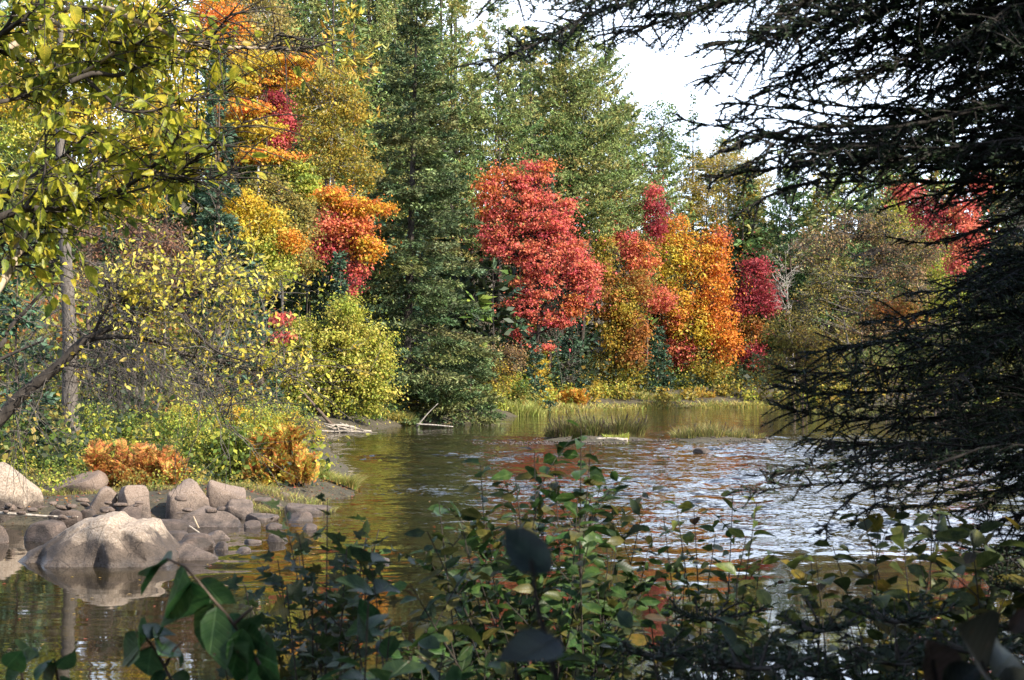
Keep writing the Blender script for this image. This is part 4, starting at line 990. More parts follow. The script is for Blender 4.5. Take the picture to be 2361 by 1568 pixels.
# --- grass
def grass(name, label, spots, Y, pal, n, h, lean=.5, w=.012, cat='grass', z=None, dark=0):
    mb = MB(); px = Y / F
    k = rng.integers(len(spots), size=n); S = np.asarray(spots, float)[k]
    a = rng.random(n) * 2 * PI; r = np.sqrt(rng.random(n))
    if S.shape[1] > 4: Y = S[:, 4]; px = Y / F
    x = (S[:, 0] + S[:, 2] * r * np.cos(a) - CX) * px; y = Y + S[:, 2] * px * r * np.sin(a) * .8
    zz = np.maximum(ground(x, y), 0) if z is None else np.full(n, z)
    hh = h * rng.uniform(.3, 1.2, n) * (.75 + .35 * np.sin(x * 3.1) * np.sin(x * 1.3 + y)) * (S[:, 3] if S.shape[1] > 3 else 1)
    d = nrm(np.stack([np.cos(a) * r + rng.normal(size=n) * .5, np.sin(a) * r + rng.normal(size=n) * .5, np.zeros(n)], 1)) * (lean * hh * rng.uniform(.2, 1.2, n))[:, None]
    s = np.linspace(0, 1, 4)
    p = np.stack([x, y, zz], 1)[:, None] + d[:, None] * (s ** 2)[None, :, None]; p[..., 2] += hh[:, None] * (s - .28 * lean * s ** 2)[None]
    sd = nrm(np.cross(d + [0, 0, 1e-3], [0, 0, 1.]) + rvec(n) * .5)[:, None] * (w * (1.05 - s))[None, :, None]
    V = np.stack([p - sd, p + sd], 2).reshape(n, 8, 3)
    b = np.arange(n)[:, None] * 8
    Q = np.concatenate([b + np.array([[2 * i, 2 * i + 1, 2 * i + 3, 2 * i + 2]]) for i in range(3)], 0)
    mb.add(V, Q, None, np.repeat(pick(pal, n, .2), 8, 0))
    if dark:
        i = rng.choice(n, dark, replace=False); e = p[i, 3] * .5 + p[i, 2] * .5 + np.array([0, 0, .1])
        tubes(mb, np.stack([p[i, 0], (p[i, 0] + e) / 2, e, e + np.array([0, 0, .12])], 1), np.array([[.01, .01, .025, .012]]) * np.ones((dark, 1)), 3, (.05, .035, .03))
    return tag(mb.build(name, M_grass), label, cat, kind='stuff')
GI0 = [(.13, .15, .04), (.2, .2, .055), (.22, .16, .07), (.09, .11, .03)]
GR = [(.2, .24, .05), (.3, .3, .07), (.42, .36, .12), (.15, .2, .04), (.36, .28, .1)]
grass('grass_tuft', 'arching grass tuft at the outer tip of the rocky point', [(770, 1130, 42), (800, 1132, 24), (740, 1120, 25)], 39.5, GR, 2600, .62, .9, .008)
grass('grass_tuft', 'dry grass tuft growing in front of the broad block', [(455, 1170, 40), (500, 1160, 35)], 33.2, GR + [(.42, .28, .1)] * 2, 900, .42, .7, .006, z=.18)
grass('grass_tuft', 'small green grass tuft between the upright stone and the squared block', [(355, 1150, 16)], 34.5, GR, 420, .38, .6, .006, z=.25)
grass('grass_tuft', 'tall pale grass on the far bank right of the golden bush', [(1190, 945, 45), (1225, 940, 35), (1150, 955, 25)], 121, [(.32, .34, .09), (.4, .38, .12), (.24, .28, .06)], 2600, 1.5, .7, .03)
grass('grass_tuft', 'pale grass fringe on the far bank below the willow', [(880, 980, 30), (930, 975, 25)], 96, GR, 1400, 1.0, .6, .02)
grass('grass_tuft', 'short grass fringe along the sunny far shore', [(1400, 930, 40), (1480, 928, 40), (1540, 927, 30)], 156, GR, 2600, .9, .6, .03)

grass('grass', 'golden and green grass along the waterline of the sunny far shore', [(xq, 930, 26, rng.uniform(.5, 1.3), on_land(xq, 84) - .6) for xq in range(1260, 1830, 18)], 150, GR + [(.42, .32, .08)] * 2, 6500, .6, .8, .035)
grass('grass', 'grass and sedge along the shaded right bank', [(xq, 930, 30, rng.uniform(.5, 1.3), on_land(xq, 84) - .6) for xq in range(1830, 2380, 25)], 120, GI0, 3600, .9, .8, .03)
# --- pebble bar and the two grassy islets
def mound(cxy, rx, ry, h, seed):
    a = np.linspace(0, 2 * PI, 48, endpoint=False); rr = np.linspace(0, 1.15, 12)
    wob = 1 + .14 * np.sin(3 * a + seed) + .08 * np.sin(7 * a + seed * 2)
    X = cxy[0] + np.outer(rr, np.cos(a) * wob) * rx; Yq = cxy[1] + np.outer(rr, np.sin(a) * wob) * ry
    Z = h * (1 - rr[:, None] ** 2) + .03 * np.sin(X * 5) * np.sin(Yq * 4) - .03
    X, Yq, Z = [np.concatenate([q, q[:, :1]], 1) for q in (X, Yq, Z)]
    return gridmesh(X, Yq, Z)
isl = [(W(1365, 1013), 2.7, 3.4, .2, 1.), (W(1650, 1014), 2.3, 2.6, .16, 2.), (W(1740, 1019), 1.2, 1.0, .1, 5.)]
for q in isl:
    V, Q = mound(*q); tag(MB().add(V, Q).build('islet', M_ground, smooth=True), 'low islet of mud and pebbles in midstream', kind='structure')
bars = [(W(1270, 1022), 3.4, 1.6, .03, 3.), (W(1500, 1016), 2.2, 1.0, .03, 4.)]
peb = MB()
for q in bars:
    V, Q = mound(*q); tag(MB().add(V, Q).build('pebble_bar', R_grey, smooth=True), 'flat pebble bar just above the water', kind='structure')
for q, cnt in zip(bars + isl, (170, 60, 70, 60, 50)):
    for i in range(cnt):
        a, r = rng.uniform(0, 2 * PI), rng.uniform(.2, 1.1)
        s_ = rng.uniform(.02, .06)
        V, T = ICO[1]
        V = V * np.array([s_ * rng.uniform(.8, 1.5), s_, s_ * .6]) + rng.normal(size=V.shape) * s_ * .08
        peb.add(V + [q[0][0] + q[1] * r * math.cos(a), q[0][1] + q[2] * r * math.sin(a), max(q[3] * (1 - r * r), 0) + .01], None, T)
tag(peb.build('pebbles', R_grey, smooth=True), 'grey pebbles covering the bar and the islet shores', 'pebbles', kind='stuff')
grass('grass', 'short grass and weeds covering the rocky point', [(150, 1150, 70), (300, 1145, 70), (430, 1140, 60), (120, 1130, 90), (250, 1130, 80), (380, 1110, 90), (500, 1100, 80), (600, 1110, 70), (690, 1110, 70)], 35.2, GR + [(.2, .14, .07)] * 2, 5600, .26, .8, .007)
grass('grass', 'dry grass blades between the boulders of the point', [(60, 1150, 50), (140, 1150, 50), (230, 1150, 45), (350, 1150, 45), (420, 1150, 40), (570, 1150, 40), (640, 1150, 40), (700, 1150, 45), (740, 1150, 35)], 33.2, GR + [(.2, .14, .07)] * 3, 4200, .2, .9, .006)
fl = MB(); k = 5200
fx, fy = rng.uniform(-14, -3.2, k), rng.uniform(29, 42, k); fd = river_sd(fx, fy)
fx, fy = fx[fd > -.1], fy[fd > -.1]; k = len(fx)
fp = np.stack([fx, fy, np.maximum(ground(fx, fy), 0) + .015], 1)
leafquads(fl, fp, rvec(k) * [1, 1, .25], nrm(rvec(k) * .5 + [0, 0, 1]), rng.uniform(.04, .09, k), rng.uniform(.03, .06, k), pick([(.3, .12, .04), (.4, .26, .05), (.16, .08, .045), (.22, .16, .07), (.35, .08, .05)], k, .2))
k = 260; fx, fy = rng.uniform(-9, 6, k), rng.uniform(14, 40, k); fd = river_sd(fx, fy); fx, fy = fx[fd < -.3], fy[fd < -.3]; k = len(fx)
leafquads(fl, np.stack([fx, fy, np.full(k, .006)], 1), rvec(k) * [1, 1, 0], np.tile([0, 0, 1.], (k, 1)) + rvec(k) * .08, rng.uniform(.04, .08, k), rng.uniform(.03, .05, k), pick([(.4, .26, .05), (.35, .1, .05), (.3, .2, .08)], k, .2))
tag(fl.build('fallen_leaves', M_leaf), 'fallen leaves littering the point and floating on the river', 'leaves', kind='stuff')
GI = [(.13, .15, .04), (.2, .2, .055), (.22, .16, .07), (.09, .11, .03), (.16, .14, .06)]
grass('grass_islet', 'tall dark grass and weeds on the left islet', [(1300, 1010, 45, .75), (1360, 1008, 55, 1.1), (1410, 1006, 55, 1.15), (1455, 1010, 30, .8)], 74.5, GI, 6500, 1.35, .75, .014, z=.1, dark=220)
grass('grass_islet', 'pale grass on the right islet', [(1590, 1012, 45, .9), (1640, 1010, 50, 1), (1690, 1012, 40, .9), (1735, 1016, 30, .45)], 73.5, GI + [(.36, .3, .09)] * 2, 3600, .95, .75, .013, z=.08, dark=30)
grass('grass_islet', 'low yellow weeds at the near edge of the left islet', [(1420, 1012, 30)], 72.5, [(.36, .36, .06), (.26, .3, .05)], 500, .35, .6, .02, z=.05)

def log(name, label, pts, rad, mat, cat='log', parent=None, n=10, sides=8):
    p = spline(pts, n); mb = MB()
    rr = np.interp(np.linspace(0, 1, n), np.linspace(0, 1, len(rad)), rad) * (1 + .08 * np.sin(np.arange(n) * 2.3))
    tubes(mb, p, rr, sides)
    i0 = np.arange(sides); b = (n - 1) * sides
    mb.add([p[0], p[-1]]); k = n * sides
    mb.T.append(np.stack([np.full(sides, k), (i0 + 1) % sides, i0], 1)); mb.T.append(np.stack([np.full(sides, k + 1), b + i0, b + (i0 + 1) % sides], 1))
    o = mb.build(name, mat, parent, True)
    if parent is None: tag(o, label, cat)
    return o
Yl = 72
log('log', 'flat bleached log lying at the water edge of the left islet', [P(1374, 1017, Yl), P(1410, 1016, Yl), P(1447, 1017, Yl)], [.17, .16, .14], B_drift)
log('stump', 'stubby broken stump sticking out of the water at the tip of the right islet', [P(1772, 1026, 69.5), P(1764, 1016, 69.5)], [.16, .13], B_grey, 'stump')
r = thing('driftwood_pile', 'bleached driftwood pile on the shore under the willow', 'driftwood', (*W(790, 994), .05))
for i in range(34):
    x0, x1 = rng.uniform(712, 800), rng.uniform(790, 872); y0, y1 = rng.uniform(974, 1001), rng.uniform(985, 1003)
    if i > 20: x1 = x0 + rng.uniform(-25, 45); y1 = rng.uniform(972, 1000); y0 = 1001
    Yd = rng.uniform(82, 85.5); a, b = P(x0, y0, Yd), P(x1, y1, Yd + rng.normal() * .8)
    R_ = rng.uniform(.025, .075) * (1.6 if i < 4 else 1)
    log('stick', '', [a, (a + b) / 2 + rng.normal(size=3) * [.15, .1, .08], b], [R_, R_ * .8, R_ * .4], B_drift, parent=r, n=6, sides=5)
fb = lambda lab, pts, R_, Y, m=B_dead, nm='fallen_branch', c='branch': log(nm, lab, [P(a, b, Y) for a, b in pts], R_, m, c)
fb('dark dead stem leaning out of the hollow under the willow', [(690, 895), (725, 935), (765, 980)], [.06, .09, .1], 84, B_brown)
fb('grey log along the far shore right of the driftwood pile', [(960, 978), (1000, 980), (1045, 984)], [.05, .045, .03], 90, B_dead, 'log', 'log')
fb('thin bare branch rising from the shore left of the golden bush', [(960, 985), (985, 955), (1010, 930)], [.05, .035, .015], 92)
fb('dark root tangle branch below the golden bush', [(1060, 972), (1100, 962), (1140, 968)], [.05, .05, .02], 101, B_brown)
fb('forked stick standing on the dark rock, the longer of the two', [(436, 1212), (470, 1236), (478, 1242)], [.012, .016, .014], 27.6, B_drift, 'stick', 'stick')
fb('short reddish stick standing beside the longer stick on the dark rock', [(446, 1190), (452, 1205), (458, 1218)], [.012, .02, .02], 28.6, B_tan, 'stick', 'stick')
fb('long pale stick lying in the water behind the largest boulder at the left', [(-5, 1182), (60, 1187), (120, 1191), (180, 1192)], [.03, .028, .022, .012], 29, B_drift, 'stick', 'stick')
fb('curved bleached branch on the ground right of the tall pale boulder', [(140, 1132), (160, 1128), (172, 1142), (180, 1150)], [.015, .03, .03, .02], 33.5, B_drift)
# ================================================================== NEAR BANK
def leaf_geo(kind, seed, bendy=1.0):
    """unit leaf along +x, face +z"""
    r = np.random.default_rng(seed)
    if kind == 'ovate':
        s = np.array([0, .1, .28, .5, .72, .88, 1.0]); w = np.array([.02, .14, .245, .255, .18, .08, .0]) * r.uniform(.85, 1.15)
    elif kind == 'oval':
        s = np.array([0, .1, .28, .5, .72, .9, 1.0]); w = np.array([.02, .17, .29, .32, .25, .11, .0]) * r.uniform(.9, 1.1)
    elif kind == 'lance':
        s = np.array([0, .15, .35, .55, .75, .9, 1.0]); w = np.array([.01, .08, .13, .14, .1, .05, .0]) * r.uniform(.85, 1.2)
    elif kind == 'broad':
        s = np.array([0, .1, .28, .5, .72, .9, 1.0]); w = np.array([.02, .15, .25, .27, .2, .08, .0]) * r.uniform(.9, 1.1)
    elif kind == 'small':
        s = np.array([0, .3, .66, 1.0]); w = np.array([.02, .25, .2, .0]) * r.uniform(.8, 1.15)
    if kind == 'lobed':
        a = np.radians([180, 150, 118, 100, 84, 66, 50, 36, 24, 12, 0]); rr = np.array([.06, .34, .52, .40, .36, .62, .44, .40, .52, .62, .95]) * r.uniform(.9, 1.1, 11)
        a = np.concatenate([a, -a[-2:0:-1]]); rr = np.concatenate([rr, rr[-2:0:-1] * r.uniform(.92, 1.08, 9)])
        x = .3 + rr * np.cos(a) * .75; y = rr * np.sin(a) * .75
        V = np.concatenate([[[.3, 0, 0]], np.stack([x, y, 0 * x], 1)])
        V[:, 2] = .25 * np.abs(V[:, 1]) - .35 * bendy * V[:, 0] ** 2 * r.uniform(-.2, 1) + r.normal(size=len(V)) * .02
        k = len(a); T = np.stack([np.zeros(k, int), 1 + np.arange(k), 1 + (np.arange(k) + 1) % k], 1)
        return V, np.zeros((0, 4), int), T
    m_ = len(s); cv = r.uniform(-.15, .75) * bendy; fold = r.uniform(.1, .7); tw = r.normal() * .5; sb = r.normal() * .12
    x = s.copy(); z = -cv * .5 * s ** 2
    rows = []
    for sg in (-1, 0, 1):
        jag = 1 + (r.normal(size=m_) * .06 if sg else 0)
        yy = sg * w * jag; zz = z + np.abs(yy) * fold + yy * tw * s
        rows.append(np.stack([x, yy + sb * s ** 2, zz], 1))
    V = np.concatenate(rows)
    Q = []
    for j in (0, 1):
        for i in range(m_ - 1): Q.append([j * m_ + i, j * m_ + i + 1, (j + 1) * m_ + i + 1, (j + 1) * m_ + i])
    return V, np.array(Q), np.zeros((0, 3), int)

def lite(V, Q, T):
    if len(Q) != 12: return V, Q, T
    k = np.array([0, 2, 4, 6]); V = np.concatenate([V[k], V[7 + k], V[14 + k]])
    return V, np.array([[j * 4 + i, j * 4 + i + 1, j * 4 + i + 5, j * 4 + i + 4] for j in (0, 1) for i in range(3)]), T
class LeafSet:
    def __init__(s, kind, pal, mat, n=14, seed=0, bendy=1.0, w=None):
        s.mat = mat; s.geo, s.lite, s.me, s.col = [], [], [], pick(pal, n, .12, w)
        for i in range(n):
            V, Q, T = leaf_geo(kind, seed * 50 + i, bendy); s.geo.append((V, Q, T)); s.lite.append(lite(V, Q, T))
            g_ = MB().add(V, Q, T, s.col[i]); g_.U.append(np.stack([V[:, 0], V[:, 1], np.full(len(V), i * 3.7)], 1))
            s.me.append(g_.data('leaf', mat, smooth=True))
        s.n = n
    def spread(s, root, pos, axis, normal, length, limit=300):
        """300 nearest leaves as parts, the rest as one stuff part"""
        n = len(pos); axis = nrm(axis); side = nrm(np.cross(normal, axis)); nn = np.cross(axis, side)
        L = np.broadcast_to(length, n)
        order = np.argsort(np.linalg.norm(pos - np.array([0, 0, H]), axis=1) / L)
        rest = MB()
        for k, i in enumerate(order):
            v = int(rng.integers(s.n))
            R = np.stack([axis[i], side[i], nn[i]], 1) * L[i]
            if k < limit:
                M = Matrix([[*R[0], pos[i][0]], [*R[1], pos[i][1]], [*R[2], pos[i][2]], [0, 0, 0, 1]])
                place('leaf', s.me[v], M, root)
            else:
                V, Q, T = s.lite[v]; rest.add(V @ R.T + pos[i], Q, T, s.col[v]); rest.U.append(np.stack([V[:, 0], V[:, 1], np.full(len(V), k * 1.37)], 1))
        if rest.n: tag(rest.build('foliage', s.mat, root, True), kind='stuff')

def along(p, q):
    s = np.linspace(0, 1, len(p))
    return np.stack([np.interp(q, s, p[:, k]) for k in range(3)], 1)
def tangent(p, q):
    return nrm(along(p, np.minimum(q + .03, 1)) - along(p, np.maximum(q - .03, 0)))

def near_bush(name, label, tips, base, Y, leaves, size, pitch=.06, cat='shrub', stem=.006, bark=None, top=.55, side=2, jit=.35, droop=.25, sidelen=.28, group=None, limit=300, dup=True):
    """tips (x, y[, dY]); stems rise from the ground at base (x list) to every tip with leaves in pairs along the upper part and on side twigs"""
    bx = (np.mean(base) - CX) / F * Y; bz = gz(bx, Y)
    root = thing(name, label, cat, (bx, Y, bz), group)
    Ps, Ax = [], []
    tips = list(tips) + [(t[0] + rng.normal() * 45, t[1] + abs(rng.normal()) * 70) for t in tips if dup]
    for k, t in enumerate(tips):
        e = P(t[0], t[1], Y + (t[2] if len(t) > 2 else rng.normal() * jit))
        b0 = (base[rng.integers(len(base))] - CX) / F * Y
        Yb_ = Y + rng.normal() * jit * .6
        b = np.array([b0 + rng.normal() * .05, Yb_, gz(b0, Yb_) - .05])
        mid = b * .45 + e * .55 + rng.normal(size=3) * [.06, .05, .02]; mid[0] = b[0] * .62 + e[0] * .38
        st_ = spline([b, mid, e], 14)
        mb = MB(); tubes(mb, st_, stem * np.linspace(1.1, .25, 14), 5)
        Lt = np.linalg.norm(np.diff(st_, axis=0), axis=1).sum()
        q = np.arange(1.0, 1 - top, -pitch / Lt)
        for j, qq in enumerate(q):
            o = along(st_, [qq])[0]; t3 = tangent(st_, np.array([qq]))[0]
            an = j * PI / 2 + rng.normal() * .4; u = nrm(np.cross(t3, [.3, 1, .2])); v = np.cross(t3, u)
            for sg in (1, -1):
                if qq > .995 and sg < 0: continue
                d = (u * math.cos(an) + v * math.sin(an)) * sg
                Ps.append(o); Ax.append(d + t3 * rng.uniform(.2, .9) - np.array([0, 0, droop * rng.random() * 1.6]))
        for j in range(side):
            qq = rng.uniform(1 - top * 1.25, .93); o = along(st_, [qq])[0]; t3 = tangent(st_, np.array([qq]))[0]
            d = nrm(rvec(1)[0] * [1, .8, .5] + t3 * .9); l_ = sidelen * rng.uniform(.5, 1.2)
            tw_ = spline([o, o + d * l_ * .5 + [0, 0, .01], o + d * l_ + [0, 0, -.02]], 6)
            tubes(mb, tw_, stem * .35 * np.linspace(1, .4, 6), 4)
            for qq2 in np.arange(1.0, .25, -pitch / l_):
                o2 = along(tw_, [qq2])[0]; u = nrm(np.cross(d, [0, .2, 1]))
                for sg in (1, -1):
                    Ps.append(o2); Ax.append(u * sg + d * rng.uniform(.3, 1.1) + rng.normal(size=3) * .25 - np.array([0, 0, droop * rng.random() * 1.6]))
        mb.build('stem', bark or B_dark, root, True)
    Ps, Ax = np.array(Ps), nrm(np.array(Ax)); n_ = len(Ps)
    nor = nrm(np.array([[0, -.15, .8]]) + rng.normal(size=(n_, 3)) * .42)
    keep = rng.random(n_) < .88
    leaves.spread(root, (Ps + Ax * size * .12)[keep], Ax[keep], nor[keep], (size * np.exp(rng.normal(size=n_) * .22))[keep], limit)
    return root

# --- shade trees beside and behind the viewer
for lab, X, Y, zt, R in [('near dark fir just outside the right of the view', 5.6, 3.0, 9.2, 2.5), ('second near fir to the right of the viewer', 4.6, .2, 9.0, 2.4), ('near fir behind the right shoulder of the viewer', 3.2, -3.2, 10.5, 2.6),
                         ('tall fir farther to the right along the near bank', 9.0, 2.0, 12, 3.0), ('tall fir behind the viewer on the near bank', 7.5, -4.5, 13, 3.2), ('fir close behind the viewer', .6, -3.0, 12, 3.2), ('tall fir close behind the viewer, its lowest boughs overhead', 1.5, -1.5, 13, 3.0), ('tall fir close behind the left shoulder of the viewer', -2.0, -1.3, 13, 3.0), ('fir behind the left shoulder of the viewer', -3.4, -3.2, 11, 3.0), ('dense fir at the right elbow of the viewer', 3.1, -.8, 8.5, 2.3), ('bushy fir low beside the path at the right', 3.6, 1.7, 6.2, 1.9)]:
    conifer('fir_tree', lab, 0, 1, 0, 0, DKGR, 'spruce', .8, at=(X, Y, zt, R), size=1.5, zlow=.45 if 'tall fir close' in lab else .02)

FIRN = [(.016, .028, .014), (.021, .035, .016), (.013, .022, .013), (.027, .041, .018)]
# --- near firs at the right: branch by branch
def sprays(bmb, nmb, main, width, rad=.012, dens=145, tw_gap=.048, sag=.15, needle=.02, nw=.0056, tert=True, start=.12, lift=.0, roll=.45, fwd=.8):
    s = np.linspace(0, 1, len(main)); Lm = np.linalg.norm(np.diff(main, axis=0), axis=1).sum()
    tubes(bmb, main, rad * (1.08 - .93 * s), 6)
    seg_o, seg_e = [], []
    q = np.arange(start, .995, tw_gap / Lm / 2); n = len(q)
    q = np.clip(q + rng.normal(size=n) * .01, 0, 1)
    o = along(main, q); t3 = tangent(main, q)
    lat0 = nrm(np.cross(t3, [0, 0, 1.])) * np.where(np.arange(n) % 2, 1, -1)[:, None]
    up = np.cross(lat0, t3); ra = rng.normal(size=(n, 1)) * roll
    lat = lat0 * np.cos(ra) + up * np.sin(ra)
    L = width * (1.12 - q) ** .7 * rng.uniform(.45, 1.1, n)
    d = nrm(t3 * rng.uniform(.6, 1.3, (n, 1)) + lat + rng.normal(size=(n, 3)) * .28 + [0, 0, lift])
    e = o + d * L[:, None] - np.array([0, 0, 1.]) * (L * sag * rng.uniform(.3, 1.6, n))[:, None]
    m_ = (o + e) / 2 + np.array([0, 0, 1.]) * (L * .05)[:, None]
    tubes(bmb, np.stack([o, m_, e], 1), np.array([[.0045, .0035, .0015]]) * np.ones((n, 1)), 3)
    seg_o += [o, m_]; seg_e += [m_, e]
    if tert:
        k = np.maximum((L / .036).astype(int), 1); i = np.repeat(np.arange(n), k); M_ = len(i); qq = rng.uniform(.15, .95, M_)
        o2 = o[i] + (e[i] - o[i]) * qq[:, None]; sd = nrm(np.cross(d[i], up[i])) * np.where(rng.random(M_) < .5, 1, -1)[:, None]
        l2 = L[i] * .5 * (1.1 - qq) * rng.uniform(.5, 1.2, M_) + .015
        e2 = o2 + nrm(d[i] + sd * .9 + rng.normal(size=(M_, 3)) * .25) * l2[:, None] - np.array([0, 0, 1.]) * (l2 * sag * .6)[:, None]
        # finest twigs are covered by their needles
        seg_o.append(o2); seg_e.append(e2)
    # tip leader
    ql = np.linspace(max(start, .5), 1, 12); pl = along(main, ql); seg_o.append(pl[:-1]); seg_e.append(pl[1:])
    so, se = np.concatenate(seg_o), np.concatenate(seg_e); sl = np.linalg.norm(se - so, axis=1)
    cnt = np.maximum((sl * dens).astype(int), 2); i = np.repeat(np.arange(len(so)), cnt); M_ = len(i); f = rng.random(M_)
    pos = so[i] + (se[i] - so[i]) * f[:, None]; ax0 = nrm(se - so)[i]
    sdv = nrm(np.cross(ax0, [0, 0, 1.]) + 1e-6); upv = np.cross(sdv, ax0)
    ang = np.where(rng.random(M_) < .75, rng.normal(size=M_) * .35, rng.uniform(0, PI, M_)); sg = np.where(rng.random(M_) < .5, 1, -1)
    ax = ax0 * fwd + sdv * (np.cos(ang) * sg)[:, None] + upv * np.sin(ang)[:, None]
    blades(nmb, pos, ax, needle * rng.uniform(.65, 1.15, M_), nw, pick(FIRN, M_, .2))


def near_fir(label, X, Y, zt, branches, name='fir_tree', trunk=.16, cat='tree', extra=1., **k):
    z = gz(X, Y); root = thing(name, label, cat, (X, Y, z))
    wd = MB(); t = np.linspace(0, 1, 14)
    tubes(wd, np.stack([X + .05 * np.sin(t * 5), Y + 0 * t, z - .2 + (zt - z + .2) * t], 1), trunk * (1 - .95 * t), 10)
    wd.build('trunk', B_black, root, True)
    full = []
    for b in branches:
        full.append(b)
        for c in range(int(extra + rng.random())):
            dx, dy, dz = rng.normal() * 40, rng.normal() * 34, rng.normal() * .3
            full.append(([(a + dx + rng.normal() * 12, q + dy + rng.normal() * 12) for a, q in b[0][:-1]], b[1] * rng.uniform(.7, 1.1), b[2] + dz, b[3] + dz, *b[4:]))
    for b in full:
        pts, w, d0, d1 = b[:4]; kw = dict(k); kw.update(b[4] if len(b) > 4 else {})
        n = len(pts); D = np.linspace(d0, d1, n)
        pp = [P(a, c, d) for (a, c), d in zip(pts, D)]
        a0 = pp[0] + (pp[0] - pp[1]) * .3
        start = np.array([X, Y, min(max(a0[2] + .15, z + .3), zt - .3)])
        main = spline([start] + pp, 26)
        bm_, nm_ = MB(), MB()
        Lr = np.linalg.norm(np.diff(main, axis=0), axis=1).sum()
        sprays(bm_, nm_, main, w * 1.45, start=kw.pop('start', .2), **kw)
        o = bm_.build('branch', B_black, root)
        nd = nm_.build('needles', M_fir, root); nd.parent = o
        tag(nd, kind='stuff')
    return root

up_br = [
    ([(2420, -190), (2000, -120), (1600, -40), (1380, 30), (1230, 105), (1105, 148)], .30, 5.8, 4.6),
    ([(2420, -260), (1900, -210), (1500, -120), (1280, -50), (1130, -8)], .36, 5.6, 4.3),
    ([(2420, -150), (2050, -90), (1750, -20), (1560, 40), (1420, 75)], .34, 5.5, 4.5),
    ([(2420, -110), (2050, -40), (1860, 50), (1720, 130), (1612, 196)], .27, 5.5, 4.6),
    ([(2420, -60), (2100, 10), (1900, 60), (1760, 90), (1650, 100)], .36, 5.4, 4.4),
    ([(2420, 10), (2150, 70), (1980, 130), (1830, 190), (1730, 225)], .26, 5.5, 4.8),
    ([(2420, -300), (2000, -240), (1700, -160), (1480, -70), (1330, 0)], .4, 5.2, 4.0),
    ([(2420, 80), (2200, 120), (2020, 170), (1900, 190)], .32, 5.6, 5.0),
    ([(2420, 235), (2330, 240), (2200, 262), (2060, 288), (1930, 292), (1800, 300), (1700, 345), (1665, 352)], .24, 5.2, 4.7, dict(rad=.016)),
    ([(2420, 200), (2200, 250), (1980, 270), (1830, 250), (1700, 240), (1665, 238)], .24, 5.4, 4.9),
    ([(2420, 300), (2200, 320), (2000, 330), (1850, 330), (1700, 300), (1560, 274)], .22, 5.5, 5.0),
    ([(2420, 330), (2150, 350), (1950, 350), (1800, 360), (1690, 395), (1640, 420)], .24, 5.3, 4.9),
    ([(2420, 380), (2200, 385), (2000, 390), (1870, 420), (1790, 450)], .22, 5.5, 5.1),
    ([(2420, 150), (2250, 180), (2120, 220), (2000, 250)], .32, 5.6, 5.2),
    ([(2420, -20), (2300, 60), (2200, 130), (2110, 190)], .36, 5.4, 5.0),
    ([(2420, 420), (2250, 440), (2120, 455), (2020, 490)], .12, 5.6, 5.2, dict(dens=120)),
    ([(2420, 470), (2280, 520), (2150, 560), (2040, 545)], .10, 5.6, 5.2, dict(dens=60)),
    ([(2420, 300), (2330, 330), (2250, 380), (2190, 450)], .2, 5.5, 5.2),
]
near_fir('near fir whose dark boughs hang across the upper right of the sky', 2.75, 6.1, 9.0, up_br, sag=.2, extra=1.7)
lo_br = [
    ([(2440, 480), (2360, 520), (2290, 560), (2240, 600)], .3, 6.8, 6.2),
    ([(2440, 560), (2330, 600), (2250, 640), (2190, 690)], .34, 6.7, 6.0),
    ([(2440, 640), (2300, 680), (2180, 715), (2060, 735), (2000, 745)], .3, 6.6, 5.8),
    ([(2440, 700), (2250, 740), (2100, 775), (1960, 800), (1850, 815)], .34, 6.5, 5.6),
    ([(2440, 770), (2220, 820), (2050, 850), (1900, 860), (1795, 850)], .36, 6.4, 5.6),
    ([(2440, 850), (2200, 890), (2000, 905), (1860, 905), (1785, 885)], .36, 6.4, 5.5),
    ([(2440, 930), (2200, 960), (2020, 965), (1880, 955), (1800, 940)], .34, 6.4, 5.5),
    ([(2440, 980), (2250, 1010), (2080, 1025), (1950, 1020), (1860, 1010)], .3, 6.2, 5.4),
    ([(2440, 760), (2330, 800), (2240, 850), (2150, 920)], .4, 6.0, 5.4),
    ([(2440, 880), (2330, 930), (2240, 980), (2160, 1030)], .4, 6.0, 5.3),
    ([(2440, 1030), (2300, 1055), (2200, 1075), (2100, 1108), (1950, 1112), (1850, 1118), (1745, 1132), (1690, 1128)], .15, 5.4, 4.8, dict(rad=.013, sag=.25)),
    ([(2440, 1010), (2250, 1045), (2080, 1060), (1920, 1075), (1780, 1092), (1742, 1098)], .15, 5.5, 5.0),
    ([(2250, 1090), (2120, 1110), (2010, 1120), (1955, 1150), (1915, 1195), (1888, 1236)], .10, 5.2, 4.8),
    ([(2440, 1090), (2330, 1120), (2240, 1150), (2130, 1165), (2010, 1170)], .2, 5.4, 5.0),
    ([(2440, 1150), (2340, 1190), (2260, 1215), (2160, 1225), (2110, 1228)], .24, 5.3, 4.9),
    ([(2440, 1200), (2370, 1240), (2300, 1270), (2240, 1290)], .24, 5.2, 4.8),
    ([(2440, 600), (2400, 660), (2340, 760), (2280, 830)], .36, 6.6, 6.2),
    ([(2440, 1040), (2390, 1080), (2320, 1130), (2250, 1180)], .26, 5.6, 5.2),
]
near_fir('second near fir crowding the right edge down to the water', 3.25, 7.2, 5.6, lo_br, sag=.22, extra=.9)

